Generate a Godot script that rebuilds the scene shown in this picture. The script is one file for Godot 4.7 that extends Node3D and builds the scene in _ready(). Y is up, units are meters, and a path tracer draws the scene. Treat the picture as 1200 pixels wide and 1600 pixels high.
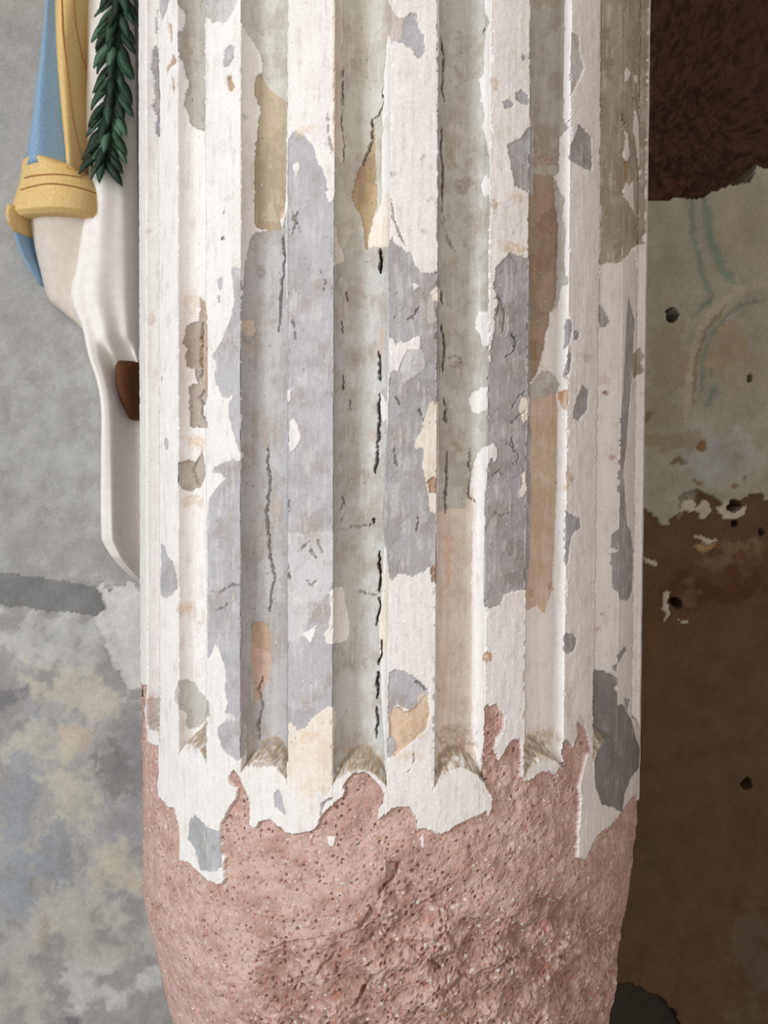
extends Node3D
# A fluted column with flaking paint over pink mortar, a robed statue behind it and a weathered back wall. Metres, y up; the column's axis is x = z = 0.

# Outlines of the coats of paint on the shaft, unrolled: length along the fluted outline and height above the floor, both in millimetres.
const COATS := [
	["DIRTY", "dirty_undercoat_patch", [288.0, 1858.5, 287.6, 1693.1, 288.3, 1689.6, 292.2, 1688.2, 294.1, 1686.6, 294.7, 1680.1, 292.4, 1670.2, 288.2, 1667.1, 288.3, 1648.2, 292.0, 1646.1, 293.6, 1644.1, 295.2, 1635.4, 298.3, 1629.1, 294.7, 1619.9, 294.7, 1611.2, 298.7, 1604.5, 299.3, 1597.4, 304.9, 1593.7, 311.4, 1591.2, 311.4, 1604.3, 311.7, 1863.6, 305.2, 1864.8, 299.8, 1864.0, 288.3, 1860.2]],
	["PALEGREY", "grey_undercoat_patch", [311.7, 1863.6, 311.5, 1683.3, 350.5, 1664.1, 358.2, 1658.2, 360.9, 1658.8, 366.9, 1655.0, 371.5, 1657.0, 375.9, 1660.5, 381.4, 1668.4, 383.1, 1822.9, 351.6, 1837.0]],
	["DIRTY2", "dirty_undercoat_patch", [384.9, 1824.0, 398.9, 1830.8, 403.8, 1832.0, 411.8, 1831.3, 417.6, 1829.8, 427.8, 1825.3, 427.8, 1607.9, 427.8, 1593.5, 412.1, 1604.1, 406.7, 1611.8, 403.2, 1618.9, 404.7, 1620.4, 404.1, 1629.5, 398.1, 1640.7, 393.3, 1645.3, 387.4, 1648.9, 384.8, 1651.3, 384.8, 1750.6, 384.9, 1757.6, 386.0, 1759.9, 384.8, 1762.4, 384.9, 1767.1, 386.3, 1769.4, 384.8, 1771.9, 384.9, 1776.6, 386.5, 1778.9, 384.8, 1781.4, 384.8, 1790.9, 384.9, 1795.6, 386.7, 1797.9, 384.8, 1800.4, 384.9, 1805.1, 386.9, 1807.4, 384.8, 1809.9, 384.9, 1814.5, 387.1, 1816.9, 387.1, 1819.2, 384.8, 1821.7]],
	["BROWNISH", "bare_plaster_patch", [399.2, 1616.4, 403.2, 1618.9, 406.7, 1611.8, 412.1, 1604.1, 427.8, 1593.5, 426.3, 1555.6, 426.5, 1526.8, 424.3, 1512.7, 419.7, 1506.2, 421.6, 1499.6, 409.6, 1499.9, 400.3, 1501.1, 398.3, 1504.3, 398.1, 1549.4, 402.2, 1593.1, 398.1, 1603.6]],
	["SLATE", "grey_undercoat_patch", [399.3, 1498.6, 409.6, 1499.9, 421.6, 1499.6, 426.5, 1512.3, 427.2, 1332.6, 428.5, 1303.2, 428.7, 1300.7, 448.8, 1298.3, 450.6, 1236.5, 451.5, 1092.7, 449.2, 1096.9, 432.2, 1095.2, 426.4, 1100.8, 420.2, 1102.8, 412.3, 1103.7, 399.7, 1097.2, 398.3, 1095.2, 402.1, 1094.3, 404.9, 1091.9, 401.9, 1086.6, 401.8, 1089.1, 392.0, 1088.6, 389.1, 1202.1, 388.7, 1256.4, 384.9, 1258.8, 388.5, 1261.3, 388.5, 1273.6, 384.9, 1276.0, 384.8, 1280.9, 388.1, 1283.4, 388.1, 1293.2, 384.9, 1295.7, 384.8, 1300.6, 388.0, 1303.0, 388.0, 1312.8, 384.9, 1315.2, 384.8, 1322.6, 387.8, 1325.0, 387.8, 1327.4, 384.9, 1329.9, 384.8, 1337.2, 387.6, 1339.6, 387.6, 1342.1, 384.9, 1344.5, 384.8, 1351.8, 387.4, 1354.2, 387.4, 1356.7, 384.9, 1359.1, 384.8, 1366.4, 386.9, 1368.8, 386.9, 1371.2, 384.9, 1373.6, 384.8, 1380.9, 386.7, 1383.3, 384.9, 1385.8, 384.8, 1395.5, 386.5, 1397.8, 384.9, 1400.3, 384.8, 1410.0, 386.3, 1412.3, 384.9, 1414.7, 384.8, 1426.9, 386.7, 1429.3, 384.9, 1431.8, 384.8, 1434.3, 387.1, 1436.7, 384.9, 1439.1, 384.8, 1441.6, 387.8, 1444.0, 384.9, 1446.5, 388.0, 1448.9, 388.1, 1451.4, 384.9, 1453.8, 388.3, 1456.2, 389.1, 1468.5, 395.2, 1493.1]],
	["CREAMTAN", "cream_paint_patch", [387.8, 1429.5, 397.8, 1431.5, 398.9, 1423.8, 397.4, 1420.7, 395.8, 1417.6, 389.1, 1419.1, 384.8, 1421.7, 384.7, 1426.9]],
	["TANPINK", "bare_plaster_patch", [397.1, 1196.2, 405.8, 1197.5, 410.1, 1196.0, 410.7, 1191.0, 412.5, 1163.6, 409.1, 1150.9, 403.8, 1138.3, 398.7, 1133.5, 396.5, 1163.9]],
	["DIRTY2", "dirty_undercoat_patch", [484.3, 1801.4, 498.9, 1811.9, 504.7, 1814.5, 510.0, 1815.4, 515.3, 1815.6, 523.4, 1814.6, 532.6, 1810.8, 536.9, 1807.8, 536.9, 1639.2, 531.1, 1595.4, 530.3, 1520.9, 527.1, 1481.5, 524.8, 1474.8, 521.7, 1465.4, 511.3, 1475.1, 500.5, 1474.2, 487.2, 1470.9, 487.2, 1480.1, 485.0, 1482.4, 484.9, 1489.3, 487.0, 1491.5, 487.0, 1496.2, 486.8, 1498.5, 485.0, 1500.8, 484.9, 1510.0, 486.6, 1512.2, 486.6, 1516.8, 485.0, 1519.1, 484.9, 1530.6, 486.3, 1532.7, 485.0, 1535.0, 484.9, 1548.8, 486.1, 1551.0, 485.0, 1553.2]],
	["LIGHTFL", "pale_undercoat_patch", [487.2, 1470.9, 506.0, 1478.2, 514.2, 1480.3, 529.5, 1481.2, 542.3, 1478.0, 540.7, 1404.2, 538.4, 1357.6, 535.2, 1260.7, 534.1, 1236.8, 530.2, 1200.4, 532.1, 1159.7, 534.4, 1128.5, 539.3, 1090.7, 541.0, 1088.9, 536.8, 1090.8, 528.8, 1098.0, 516.8, 1102.8, 503.8, 1097.3, 499.5, 1093.4, 494.5, 1091.2, 493.1, 1089.3, 488.8, 1088.6, 487.6, 1208.8, 485.0, 1211.2, 485.0, 1213.5, 487.2, 1216.0, 487.2, 1227.8, 485.0, 1230.2, 484.9, 1235.0, 487.0, 1237.4, 487.0, 1263.3, 484.9, 1265.6, 485.0, 1382.7, 487.2, 1385.1]],
	["PINKWHITE", "white_paint_chip", [482.4, 1801.7, 484.9, 1802.2, 497.8, 1811.3, 497.3, 1650.4, 498.2, 1632.3, 495.5, 1621.9, 497.5, 1611.1, 494.0, 1602.8, 496.4, 1594.5, 494.9, 1584.7, 497.2, 1573.9, 498.9, 1560.5, 498.0, 1545.9, 496.7, 1540.3, 493.5, 1544.7, 488.0, 1544.2, 483.4, 1544.7]],
	["TAN", "bare_plaster_patch", [521.1, 1575.7, 521.7, 1564.4, 518.8, 1551.4, 512.5, 1540.8, 507.9, 1529.3, 506.0, 1518.2, 514.2, 1501.2, 517.5, 1481.2, 519.5, 1481.2, 520.0, 1493.9, 523.1, 1500.8, 525.7, 1517.0, 523.3, 1573.6]],
	["CREAM", "cream_paint_patch", [520.0, 1493.9, 524.8, 1505.3, 531.6, 1515.9, 535.1, 1517.3, 539.9, 1518.1, 542.2, 1512.7, 544.5, 1509.5, 548.6, 1505.8, 549.1, 1496.6, 548.5, 1485.0, 545.0, 1483.8, 542.3, 1477.5, 527.6, 1481.0, 524.3, 1481.4, 518.5, 1480.7]],
	["PINKGREY", "grey_undercoat_patch", [526.3, 1813.7, 532.5, 1810.8, 536.9, 1807.8, 537.6, 1654.9, 549.9, 1644.0, 552.6, 1639.5, 558.1, 1638.2, 557.3, 1628.3, 554.9, 1623.8, 553.6, 1621.5, 549.1, 1621.9, 539.9, 1628.6, 532.1, 1636.7, 535.1, 1640.1, 530.2, 1653.6, 529.3, 1658.5]],
	["CREAM", "cream_paint_patch", [532.5, 1239.0, 537.8, 1238.3, 549.4, 1238.2, 549.6, 1191.4, 548.9, 1189.1, 543.2, 1185.7, 539.7, 1182.7, 537.9, 1179.9, 536.3, 1177.2, 534.1, 1181.6, 531.5, 1188.5, 530.3, 1198.0, 530.6, 1202.9, 534.2, 1217.6]],
	["CREAM", "cream_paint_patch", [484.1, 1477.2, 494.8, 1482.2, 500.8, 1470.4, 497.8, 1469.1, 484.1, 1463.4]],
	["CREAM", "cream_paint_patch", [484.1, 1481.8, 484.9, 1489.3, 488.6, 1492.1, 489.9, 1494.8, 491.8, 1483.8, 493.2, 1479.5, 496.3, 1470.9, 484.1, 1465.7]],
	["WHITE", "white_paint_chip", [528.9, 1372.6, 532.9, 1370.8, 536.0, 1367.7, 541.0, 1364.4, 543.9, 1354.8, 538.4, 1353.4, 535.2, 1351.8, 532.9, 1350.0, 530.2, 1360.6]],
	["FLGREY", "grey_undercoat_patch", [580.9, 1799.8, 583.3, 1800.0, 599.8, 1813.2, 607.1, 1816.9, 613.0, 1818.6, 621.1, 1819.4, 626.2, 1819.0, 631.7, 1816.9, 636.2, 1659.8, 636.7, 1652.6, 642.5, 1642.8, 638.9, 1640.0, 636.2, 1629.6, 635.8, 1608.8, 630.6, 1605.9, 632.3, 1603.0, 633.4, 1591.0, 636.8, 1578.1, 634.4, 1569.5, 640.3, 1555.7, 642.8, 1547.8, 645.8, 1545.2, 646.3, 1537.5, 645.8, 1493.7, 644.6, 1491.4, 645.8, 1489.2, 645.7, 1477.7, 643.9, 1475.4, 645.8, 1473.1, 643.9, 1470.7, 645.8, 1468.4, 644.1, 1466.0, 645.8, 1463.6, 644.3, 1461.2, 645.7, 1458.9, 646.6, 1397.9, 645.7, 1334.6, 637.3, 1332.5, 632.8, 1327.9, 627.5, 1313.5, 627.6, 1296.6, 626.4, 1294.2, 624.1, 1289.4, 620.0, 1287.4, 609.0, 1287.4, 605.5, 1285.5, 597.5, 1284.6, 595.2, 1403.0, 594.9, 1405.3, 583.8, 1405.6]],
	["PINKWHITE", "stained_paint_patch", [596.4, 1284.7, 605.5, 1285.5, 609.0, 1287.4, 620.0, 1287.4, 624.1, 1289.4, 627.6, 1296.6, 630.1, 1303.9, 629.2, 1228.9, 630.3, 1114.4, 633.3, 1102.7, 635.2, 1095.8, 629.3, 1100.5, 615.9, 1104.8, 606.5, 1101.7, 598.5, 1094.0, 593.9, 1091.9, 597.3, 1095.6, 597.4, 1100.5]],
	["WHITE", "white_paint_chip", [631.6, 1434.1, 645.8, 1432.5, 643.9, 1429.9, 645.7, 1427.4, 645.8, 1422.4, 649.5, 1414.5, 648.2, 1409.7, 647.5, 1407.3, 636.8, 1407.3, 634.7, 1416.1, 630.1, 1422.3]],
	["WHITE", "white_paint_chip", [634.0, 1377.1, 647.3, 1378.3, 648.9, 1372.2, 645.9, 1360.4, 641.0, 1359.9, 634.3, 1358.5, 628.6, 1359.3, 625.4, 1366.6, 627.4, 1373.7]],
	["WHITE", "white_paint_chip", [634.1, 1528.3, 638.1, 1533.2, 645.8, 1528.5, 645.7, 1521.5, 645.8, 1516.9, 637.0, 1518.1]],
	["DIRTY", "dirty_undercoat_patch", [675.9, 1815.6, 678.7, 1816.6, 708.0, 1837.5, 717.6, 1840.7, 723.0, 1841.2, 728.2, 1840.0, 733.4, 1837.6, 734.2, 1590.9, 734.4, 1585.9, 738.1, 1579.9, 731.2, 1574.6, 730.6, 1551.3, 730.5, 1548.8, 727.5, 1545.8, 719.2, 1546.1, 709.0, 1544.7, 679.3, 1535.1]],
	["BROWN", "bare_plaster_patch", [678.2, 1536.3, 707.3, 1545.9, 717.3, 1547.5, 725.5, 1547.6, 728.6, 1533.4, 729.9, 1513.4, 731.4, 1471.2, 730.6, 1449.0, 728.6, 1441.8, 724.7, 1440.6, 723.7, 1429.6, 720.7, 1419.6, 718.7, 1404.6, 715.2, 1394.5, 714.2, 1391.9, 708.9, 1386.1, 678.9, 1380.8]],
	["FLGREY", "grey_undercoat_patch", [725.5, 1547.6, 732.2, 1532.7, 736.2, 1526.7, 734.0, 1512.6, 737.9, 1501.8, 735.9, 1485.1, 735.9, 1480.1, 737.9, 1466.4, 741.4, 1463.8, 741.4, 1461.0, 736.1, 1459.8, 733.7, 1458.5, 730.6, 1444.1, 728.6, 1442.3, 726.6, 1440.5, 729.6, 1456.6, 729.9, 1508.5]],
	["FLGREY", "grey_undercoat_patch", [706.1, 1380.0, 718.3, 1393.6, 725.1, 1394.7, 731.9, 1386.3, 733.6, 1384.2, 730.4, 1376.9, 710.3, 1371.8, 679.0, 1370.3, 679.5, 1373.7]],
	["ORANGE", "rust_stain_patch", [731.4, 1377.9, 742.5, 1378.6, 743.3, 1368.7, 741.7, 1365.7, 741.5, 1362.8, 736.6, 1365.6, 733.7, 1368.3]],
	["PINKTAN", "stained_paint_patch", [679.0, 1370.3, 710.3, 1371.8, 730.4, 1376.9, 732.8, 1364.3, 731.5, 1284.3, 729.0, 1223.7, 724.7, 1208.3, 723.2, 1203.2, 716.3, 1210.9, 709.5, 1207.9, 679.8, 1209.9]],
	["DIRTYB", "dirty_undercoat_patch", [772.3, 1848.1, 821.5, 1879.2, 826.9, 1879.1, 840.8, 1875.2, 870.7, 1895.8, 931.7, 1929.8, 937.4, 1929.2, 937.5, 1889.9, 935.1, 1886.9, 935.1, 1878.5, 937.4, 1875.7, 937.6, 1839.2, 935.7, 1836.2, 937.4, 1833.4, 937.6, 1813.7, 936.0, 1810.7, 937.4, 1807.9, 937.6, 1793.9, 936.4, 1790.9, 937.4, 1788.1, 937.6, 1776.9, 937.6, 1717.4, 936.7, 1714.4, 937.4, 1711.6, 937.6, 1700.4, 937.6, 1609.3, 937.5, 1597.9, 935.5, 1594.9, 937.4, 1592.1, 937.5, 1577.8, 935.3, 1574.9, 937.5, 1572.1, 935.3, 1569.2, 937.4, 1566.4, 937.6, 1557.8, 937.5, 1552.1, 934.7, 1549.2, 937.5, 1546.4, 937.4, 1534.9, 933.2, 1532.0, 933.0, 1529.2, 937.4, 1526.4, 872.9, 1513.4, 863.0, 1509.5, 855.3, 1502.2, 841.6, 1494.4, 839.5, 1492.0, 827.1, 1492.1, 820.5, 1489.4, 819.4, 1560.7, 778.0, 1550.9]],
	["WHITE", "white_paint_chip", [839.5, 1644.0, 839.5, 1646.9, 843.0, 1651.6, 851.2, 1651.3, 849.9, 1648.1, 848.6, 1644.9, 840.9, 1637.7, 839.5, 1640.5]],
	["WHITE", "white_paint_chip", [857.3, 1649.6, 865.4, 1655.1, 871.0, 1653.2, 864.0, 1645.9]],
	["WHITE", "white_paint_chip", [839.4, 1577.7, 836.7, 1579.7, 839.4, 1581.8, 842.3, 1593.8, 840.3, 1595.7, 839.4, 1598.2, 846.1, 1598.8, 850.8, 1583.5, 846.9, 1575.9, 839.5, 1575.2]],
	["TAN", "bare_plaster_patch", [840.4, 1572.8, 846.9, 1574.8, 852.8, 1567.2, 852.1, 1561.3, 851.7, 1558.3, 843.4, 1559.0]],
	["WHITE", "white_paint_chip", [839.4, 1550.5, 843.4, 1558.5, 851.8, 1556.2, 860.7, 1564.3, 862.2, 1550.4, 863.5, 1539.3, 853.8, 1540.8, 849.3, 1544.9, 840.1, 1543.3]],
	["WHITE", "white_paint_chip", [863.2, 1625.3, 872.7, 1618.2, 875.7, 1594.8, 930.6, 1607.0, 932.1, 1572.4, 930.6, 1589.8, 875.1, 1578.2, 872.3, 1585.4, 859.0, 1607.6]],
	["GREYD", "grey_undercoat_patch", [820.2, 1460.2, 828.2, 1444.2, 825.6, 1440.1, 823.0, 1438.7, 819.9, 1437.2]],
	["GREY", "grey_undercoat_patch", [257.2, 1878.1, 256.3, 1699.2, 258.9, 1692.8, 262.6, 1687.5, 265.1, 1689.0, 272.1, 1693.7, 274.3, 1698.9, 277.0, 1865.3]],
	["GREYD", "grey_undercoat_patch", [205.6, 1692.0, 201.9, 1686.0, 199.7, 1667.4, 202.9, 1658.6, 203.4, 1639.3, 201.8, 1634.6, 204.4, 1628.3, 203.8, 1614.4, 205.2, 1611.7, 255.8, 1594.2, 255.8, 1596.9, 255.9, 1628.5, 254.0, 1663.5, 205.8, 1683.8]],
	["GREYD", "grey_undercoat_patch", [204.6, 1719.5, 205.8, 1719.5, 205.6, 1700.2, 203.5, 1698.9]],
	["TANPINK", "bare_plaster_patch", [274.2, 1679.4, 277.5, 1677.0, 279.5, 1666.0, 279.0, 1663.1, 278.5, 1660.2, 275.3, 1667.7]],
	["TANPINK", "bare_plaster_patch", [278.4, 1653.1, 283.6, 1650.1, 286.5, 1644.4, 278.4, 1644.4, 271.9, 1642.2, 267.3, 1639.3, 269.6, 1646.2, 277.4, 1647.3]],
	["TANPINK", "bare_plaster_patch", [277.3, 1636.1, 281.5, 1633.5, 283.5, 1623.6, 281.5, 1620.2, 278.4, 1628.0]],
	["GREY", "grey_undercoat_patch", [255.5, 1254.2, 263.3, 1253.5, 270.4, 1244.3, 279.3, 1239.6, 283.4, 1233.6, 285.4, 1219.0, 277.0, 1212.9, 265.6, 1209.0, 255.3, 1210.6]],
	["GREY", "grey_undercoat_patch", [262.4, 1341.5, 267.3, 1343.4, 271.9, 1340.0, 270.8, 1333.7, 264.8, 1333.4]],
	["DIRTYBR", "bare_plaster_patch", [306.9, 1457.1, 310.0, 1454.8, 312.3, 1431.2, 348.9, 1422.9, 348.8, 1370.6, 311.3, 1371.3, 308.8, 1366.1, 310.0, 1360.8, 311.9, 1358.2, 350.3, 1353.0, 348.8, 1349.6, 305.3, 1351.4, 299.0, 1351.8, 298.0, 1365.9, 299.0, 1376.4, 297.1, 1380.5, 298.0, 1384.8, 305.3, 1387.1, 301.2, 1400.1, 296.0, 1401.3, 294.8, 1410.0, 296.6, 1415.4, 292.7, 1419.7, 295.0, 1428.3, 295.5, 1434.6, 305.3, 1438.3, 307.1, 1444.5]],
	["TANPINK", "bare_plaster_patch", [308.8, 1454.9, 312.1, 1453.6, 312.5, 1445.2, 348.8, 1436.2, 349.6, 1422.8, 349.6, 1375.5, 349.6, 1373.0, 312.1, 1379.6, 309.5, 1386.0, 307.6, 1397.5, 308.1, 1418.4, 309.9, 1436.6]],
	["DIRTYBR", "bare_plaster_patch", [288.3, 1322.7, 297.5, 1324.0, 302.6, 1323.0, 306.4, 1328.3, 308.7, 1333.0, 311.8, 1316.2, 311.5, 1313.6, 310.7, 1308.3, 306.9, 1303.0, 300.0, 1299.8, 295.8, 1298.8, 290.2, 1301.9, 286.6, 1308.1, 287.8, 1314.0]],
	["FLGREY", "grey_undercoat_patch", [288.3, 1145.2, 295.6, 1143.4, 302.4, 1140.2, 305.2, 1133.2, 312.6, 1127.6, 351.6, 1133.9, 352.4, 1121.3, 312.5, 1108.6, 305.0, 1103.2, 298.3, 1100.4, 294.5, 1107.4, 295.6, 1115.2, 292.9, 1117.5, 288.3, 1119.9, 287.8, 1122.4, 281.0, 1125.7, 282.1, 1133.9, 287.2, 1141.1]],
	["FLGREY", "grey_undercoat_patch", [193.1, 1112.1, 195.0, 1113.6, 200.6, 1114.7, 203.4, 1113.9, 254.8, 1122.0, 254.1, 1112.8, 205.8, 1100.6, 205.6, 1097.4, 226.0, 1099.1, 231.2, 1094.9, 233.4, 1092.7, 216.0, 1089.0, 194.9, 1089.3, 194.9, 1092.3, 192.9, 1094.8]],
	["GREY", "grey_undercoat_patch", [368.3, 1635.0, 373.4, 1637.4, 378.4, 1633.7, 377.8, 1625.7, 375.9, 1624.3, 374.0, 1622.9, 368.3, 1621.5, 367.0, 1627.2]],
	["TAN", "bare_plaster_patch", [371.5, 1613.5, 374.7, 1613.2, 375.9, 1608.1, 378.4, 1604.6, 375.9, 1601.4, 372.8, 1604.1]],
	["GREY", "grey_undercoat_patch", [375.4, 1469.2, 384.8, 1468.0, 384.9, 1460.7, 386.9, 1458.3, 386.9, 1451.1, 384.8, 1448.8, 384.9, 1422.2, 387.1, 1419.7, 387.1, 1412.5, 384.8, 1410.1, 384.9, 1385.8, 387.6, 1383.4, 387.6, 1371.3, 384.8, 1368.9, 384.9, 1349.4, 387.8, 1346.9, 387.8, 1334.8, 387.8, 1332.3, 383.5, 1329.3, 375.4, 1348.5, 372.2, 1361.9, 373.5, 1367.7, 378.6, 1373.3, 373.5, 1371.6, 367.7, 1370.9, 361.6, 1379.2, 358.2, 1386.3, 359.5, 1400.1, 355.4, 1404.4, 360.9, 1409.3, 367.6, 1417.0, 375.4, 1432.3, 378.5, 1444.1]],
	["GREY", "grey_undercoat_patch", [361.6, 1462.3, 365.7, 1464.2, 366.3, 1457.7, 365.3, 1455.4, 364.3, 1453.1, 360.9, 1456.0]],
	["GREY", "grey_undercoat_patch", [360.2, 1450.2, 363.6, 1449.8, 364.3, 1444.8, 361.6, 1443.6]],
	["GREY", "grey_undercoat_patch", [361.6, 1319.3, 369.6, 1321.7, 376.7, 1322.6, 389.3, 1322.6, 391.5, 1169.5, 390.8, 1096.3, 384.6, 1093.7, 381.9, 1091.1, 378.7, 1092.5, 369.7, 1095.5, 365.0, 1100.7, 361.6, 1107.6, 361.6, 1114.7, 369.7, 1120.5, 371.0, 1135.2, 369.0, 1144.5, 369.7, 1160.0, 361.6, 1178.1, 358.1, 1180.2, 354.6, 1172.3, 350.2, 1166.7, 349.5, 1190.4, 349.5, 1277.3, 352.4, 1293.9, 361.6, 1302.9, 369.6, 1308.9, 365.0, 1312.8, 354.6, 1314.4]],
	["GREY", "grey_undercoat_patch", [428.1, 1563.7, 449.6, 1557.7, 452.4, 1562.0, 456.4, 1562.4, 462.9, 1557.1, 468.9, 1550.5, 472.3, 1536.4, 476.2, 1534.2, 477.7, 1525.8, 483.0, 1509.4, 484.6, 1513.9, 486.6, 1516.8, 486.6, 1512.2, 484.9, 1510.0, 485.0, 1500.8, 486.8, 1498.5, 487.0, 1491.5, 484.9, 1489.3, 485.0, 1482.4, 487.2, 1480.1, 487.2, 1468.6, 485.0, 1466.3, 485.0, 1464.0, 487.4, 1461.7, 487.8, 1443.2, 490.9, 1139.2, 483.7, 1141.0, 480.5, 1141.0, 475.2, 1135.5, 469.2, 1131.2, 464.2, 1124.2, 456.6, 1121.1, 452.5, 1126.5, 449.3, 1134.9, 448.8, 1185.5, 428.7, 1184.4, 426.5, 1330.1]],
	["LGREY", "grey_undercoat_patch", [449.0, 1268.9, 459.8, 1268.1, 474.7, 1270.3, 488.2, 1268.9, 488.8, 1234.8, 484.9, 1232.9, 481.7, 1225.7, 477.3, 1218.5, 470.0, 1211.2, 466.0, 1201.5, 464.0, 1196.7, 455.9, 1184.3, 449.2, 1188.6]],
	["WHITE", "white_paint_chip", [451.9, 1538.4, 457.0, 1540.6, 458.0, 1535.9, 457.2, 1533.4, 455.5, 1528.3]],
	["WHITE", "white_paint_chip", [450.8, 1351.8, 454.4, 1352.7, 458.0, 1346.5, 459.6, 1338.5, 455.5, 1331.4, 453.2, 1329.6, 450.9, 1327.7, 449.8, 1336.2]],
	["WHITE", "white_paint_chip", [428.8, 1377.3, 451.3, 1374.0, 450.8, 1366.4, 428.8, 1369.6]],
	["WHITE", "white_paint_chip", [477.7, 1516.6, 480.6, 1518.3, 484.0, 1510.7, 481.1, 1508.1]],
	["WHITE", "white_paint_chip", [482.2, 1225.8, 484.6, 1227.5, 491.1, 1228.4, 499.6, 1227.6, 504.8, 1204.6, 505.4, 1194.9, 505.4, 1192.5, 503.8, 1187.8, 500.2, 1186.8, 496.0, 1186.2, 484.7, 1187.6, 479.9, 1187.0, 477.9, 1194.9, 480.8, 1197.4, 482.7, 1206.9]],
	["WHITE", "white_paint_chip", [461.0, 1193.2, 472.5, 1200.8, 471.2, 1197.7, 468.6, 1187.4]],
	["CREAM", "cream_paint_patch", [449.8, 1127.2, 452.5, 1125.5, 456.6, 1121.1, 464.2, 1124.2, 469.2, 1131.2, 480.5, 1141.0, 492.9, 1135.4, 488.6, 1108.8, 487.2, 1094.9, 486.8, 1092.6, 485.0, 1090.3, 484.9, 1085.7, 484.9, 1083.4, 481.3, 1073.9, 474.4, 1078.1, 470.4, 1070.6, 461.3, 1074.5, 456.2, 1081.1, 449.9, 1085.2]],
	["GREY", "grey_undercoat_patch", [558.1, 1638.2, 561.8, 1641.9, 567.3, 1641.2, 568.3, 1630.9, 572.0, 1626.5, 573.0, 1618.9, 571.8, 1614.0, 571.2, 1611.6, 568.4, 1610.1, 565.6, 1612.7, 563.8, 1617.2, 553.6, 1621.5, 556.4, 1627.4]],
	["GREY2", "grey_undercoat_patch", [539.1, 1478.5, 542.3, 1480.3, 548.9, 1481.2, 549.8, 1483.9, 551.7, 1479.4, 560.1, 1472.6, 564.2, 1471.3, 566.6, 1464.0, 572.7, 1457.3, 599.1, 1460.2, 600.2, 1370.5, 599.7, 1284.6, 583.3, 1283.6, 583.8, 1266.8, 595.4, 1263.7, 597.1, 1244.0, 582.1, 1244.8, 577.4, 1243.9, 566.6, 1237.3, 556.8, 1240.6, 552.2, 1234.0, 549.9, 1235.9, 548.7, 1245.2, 541.8, 1249.3, 539.9, 1251.5, 535.2, 1260.7, 533.7, 1289.2, 536.7, 1334.2, 540.9, 1362.1, 543.4, 1371.2, 544.6, 1373.3, 548.5, 1375.2, 548.6, 1377.5, 548.5, 1384.5, 546.4, 1387.2, 544.6, 1394.5, 543.4, 1404.2, 541.0, 1435.4]],
	["WHITE", "white_paint_chip", [565.3, 1451.2, 567.6, 1451.2, 570.4, 1447.6, 566.2, 1446.1]],
	["CREAM", "cream_paint_patch", [577.9, 1443.2, 581.6, 1447.0, 599.1, 1450.8, 599.2, 1445.2, 599.2, 1439.5, 583.1, 1437.0, 580.7, 1437.8]],
	["WHITE", "white_paint_chip", [545.6, 1410.3, 551.2, 1410.6, 553.1, 1405.1, 557.7, 1408.4, 561.4, 1407.5, 566.0, 1410.8, 571.1, 1412.7, 571.6, 1403.0, 567.0, 1402.5, 561.4, 1402.9, 555.0, 1386.7, 548.6, 1385.8, 548.5, 1400.1, 546.4, 1402.9]],
	["LGREY", "pale_undercoat_patch", [561.4, 1402.9, 571.6, 1403.0, 575.0, 1392.5, 572.7, 1387.8, 564.7, 1381.4, 558.8, 1376.6, 557.8, 1386.7, 556.4, 1387.6]],
	["CREAM", "cream_paint_patch", [579.8, 1366.3, 582.4, 1365.6, 598.4, 1366.5, 599.4, 1310.9, 597.5, 1284.6, 583.3, 1283.6, 579.0, 1286.4, 576.0, 1309.2, 573.6, 1317.0, 574.0, 1331.0, 567.4, 1331.8, 568.3, 1338.3, 572.0, 1341.6, 576.6, 1359.3]],
	["TANPINK", "bare_plaster_patch", [577.0, 1307.3, 580.7, 1310.1, 597.1, 1309.4, 596.4, 1302.3, 596.0, 1299.9, 581.5, 1298.9, 578.9, 1298.0]],
	["TANPINK", "bare_plaster_patch", [579.8, 1243.9, 582.1, 1244.5, 597.1, 1244.0, 596.3, 1234.5, 596.0, 1232.2, 580.8, 1233.5]],
	["GREY", "grey_undercoat_patch", [548.9, 1156.2, 549.8, 1165.6, 554.4, 1170.3, 561.0, 1168.0, 569.5, 1163.2, 575.1, 1158.4, 578.0, 1154.6, 574.3, 1144.3, 572.0, 1142.5, 567.3, 1138.8, 556.4, 1144.5, 551.8, 1138.8, 549.0, 1130.3]],
	["TANCREAM", "bare_plaster_patch", [549.9, 1135.9, 552.3, 1140.7, 557.9, 1143.0, 561.2, 1138.8, 567.3, 1139.7, 578.0, 1151.3, 580.5, 1139.5, 576.8, 1125.4, 569.8, 1118.4, 560.4, 1111.4, 554.8, 1105.3, 552.0, 1106.7, 553.8, 1116.2, 550.0, 1120.9]],
	["GREY", "grey_undercoat_patch", [543.4, 1116.9, 551.9, 1120.9, 555.2, 1113.8, 552.9, 1105.8, 549.2, 1104.3, 548.5, 1113.8, 544.5, 1114.8]],
	["GREYB", "grey_undercoat_patch", [659.5, 1555.4, 671.7, 1562.0, 677.2, 1570.0, 708.7, 1582.4, 709.3, 1545.1, 709.5, 1530.0, 706.1, 1530.6, 677.6, 1522.9, 666.7, 1526.1, 661.7, 1548.8]],
	["GREYB", "grey_undercoat_patch", [656.0, 1585.1, 660.7, 1588.1, 665.5, 1585.7, 663.4, 1581.6, 658.2, 1580.8]],
	["GREYB", "grey_undercoat_patch", [666.5, 1593.8, 671.9, 1597.6, 677.5, 1594.4, 678.1, 1588.0, 672.0, 1586.8, 667.6, 1589.3]],
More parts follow.
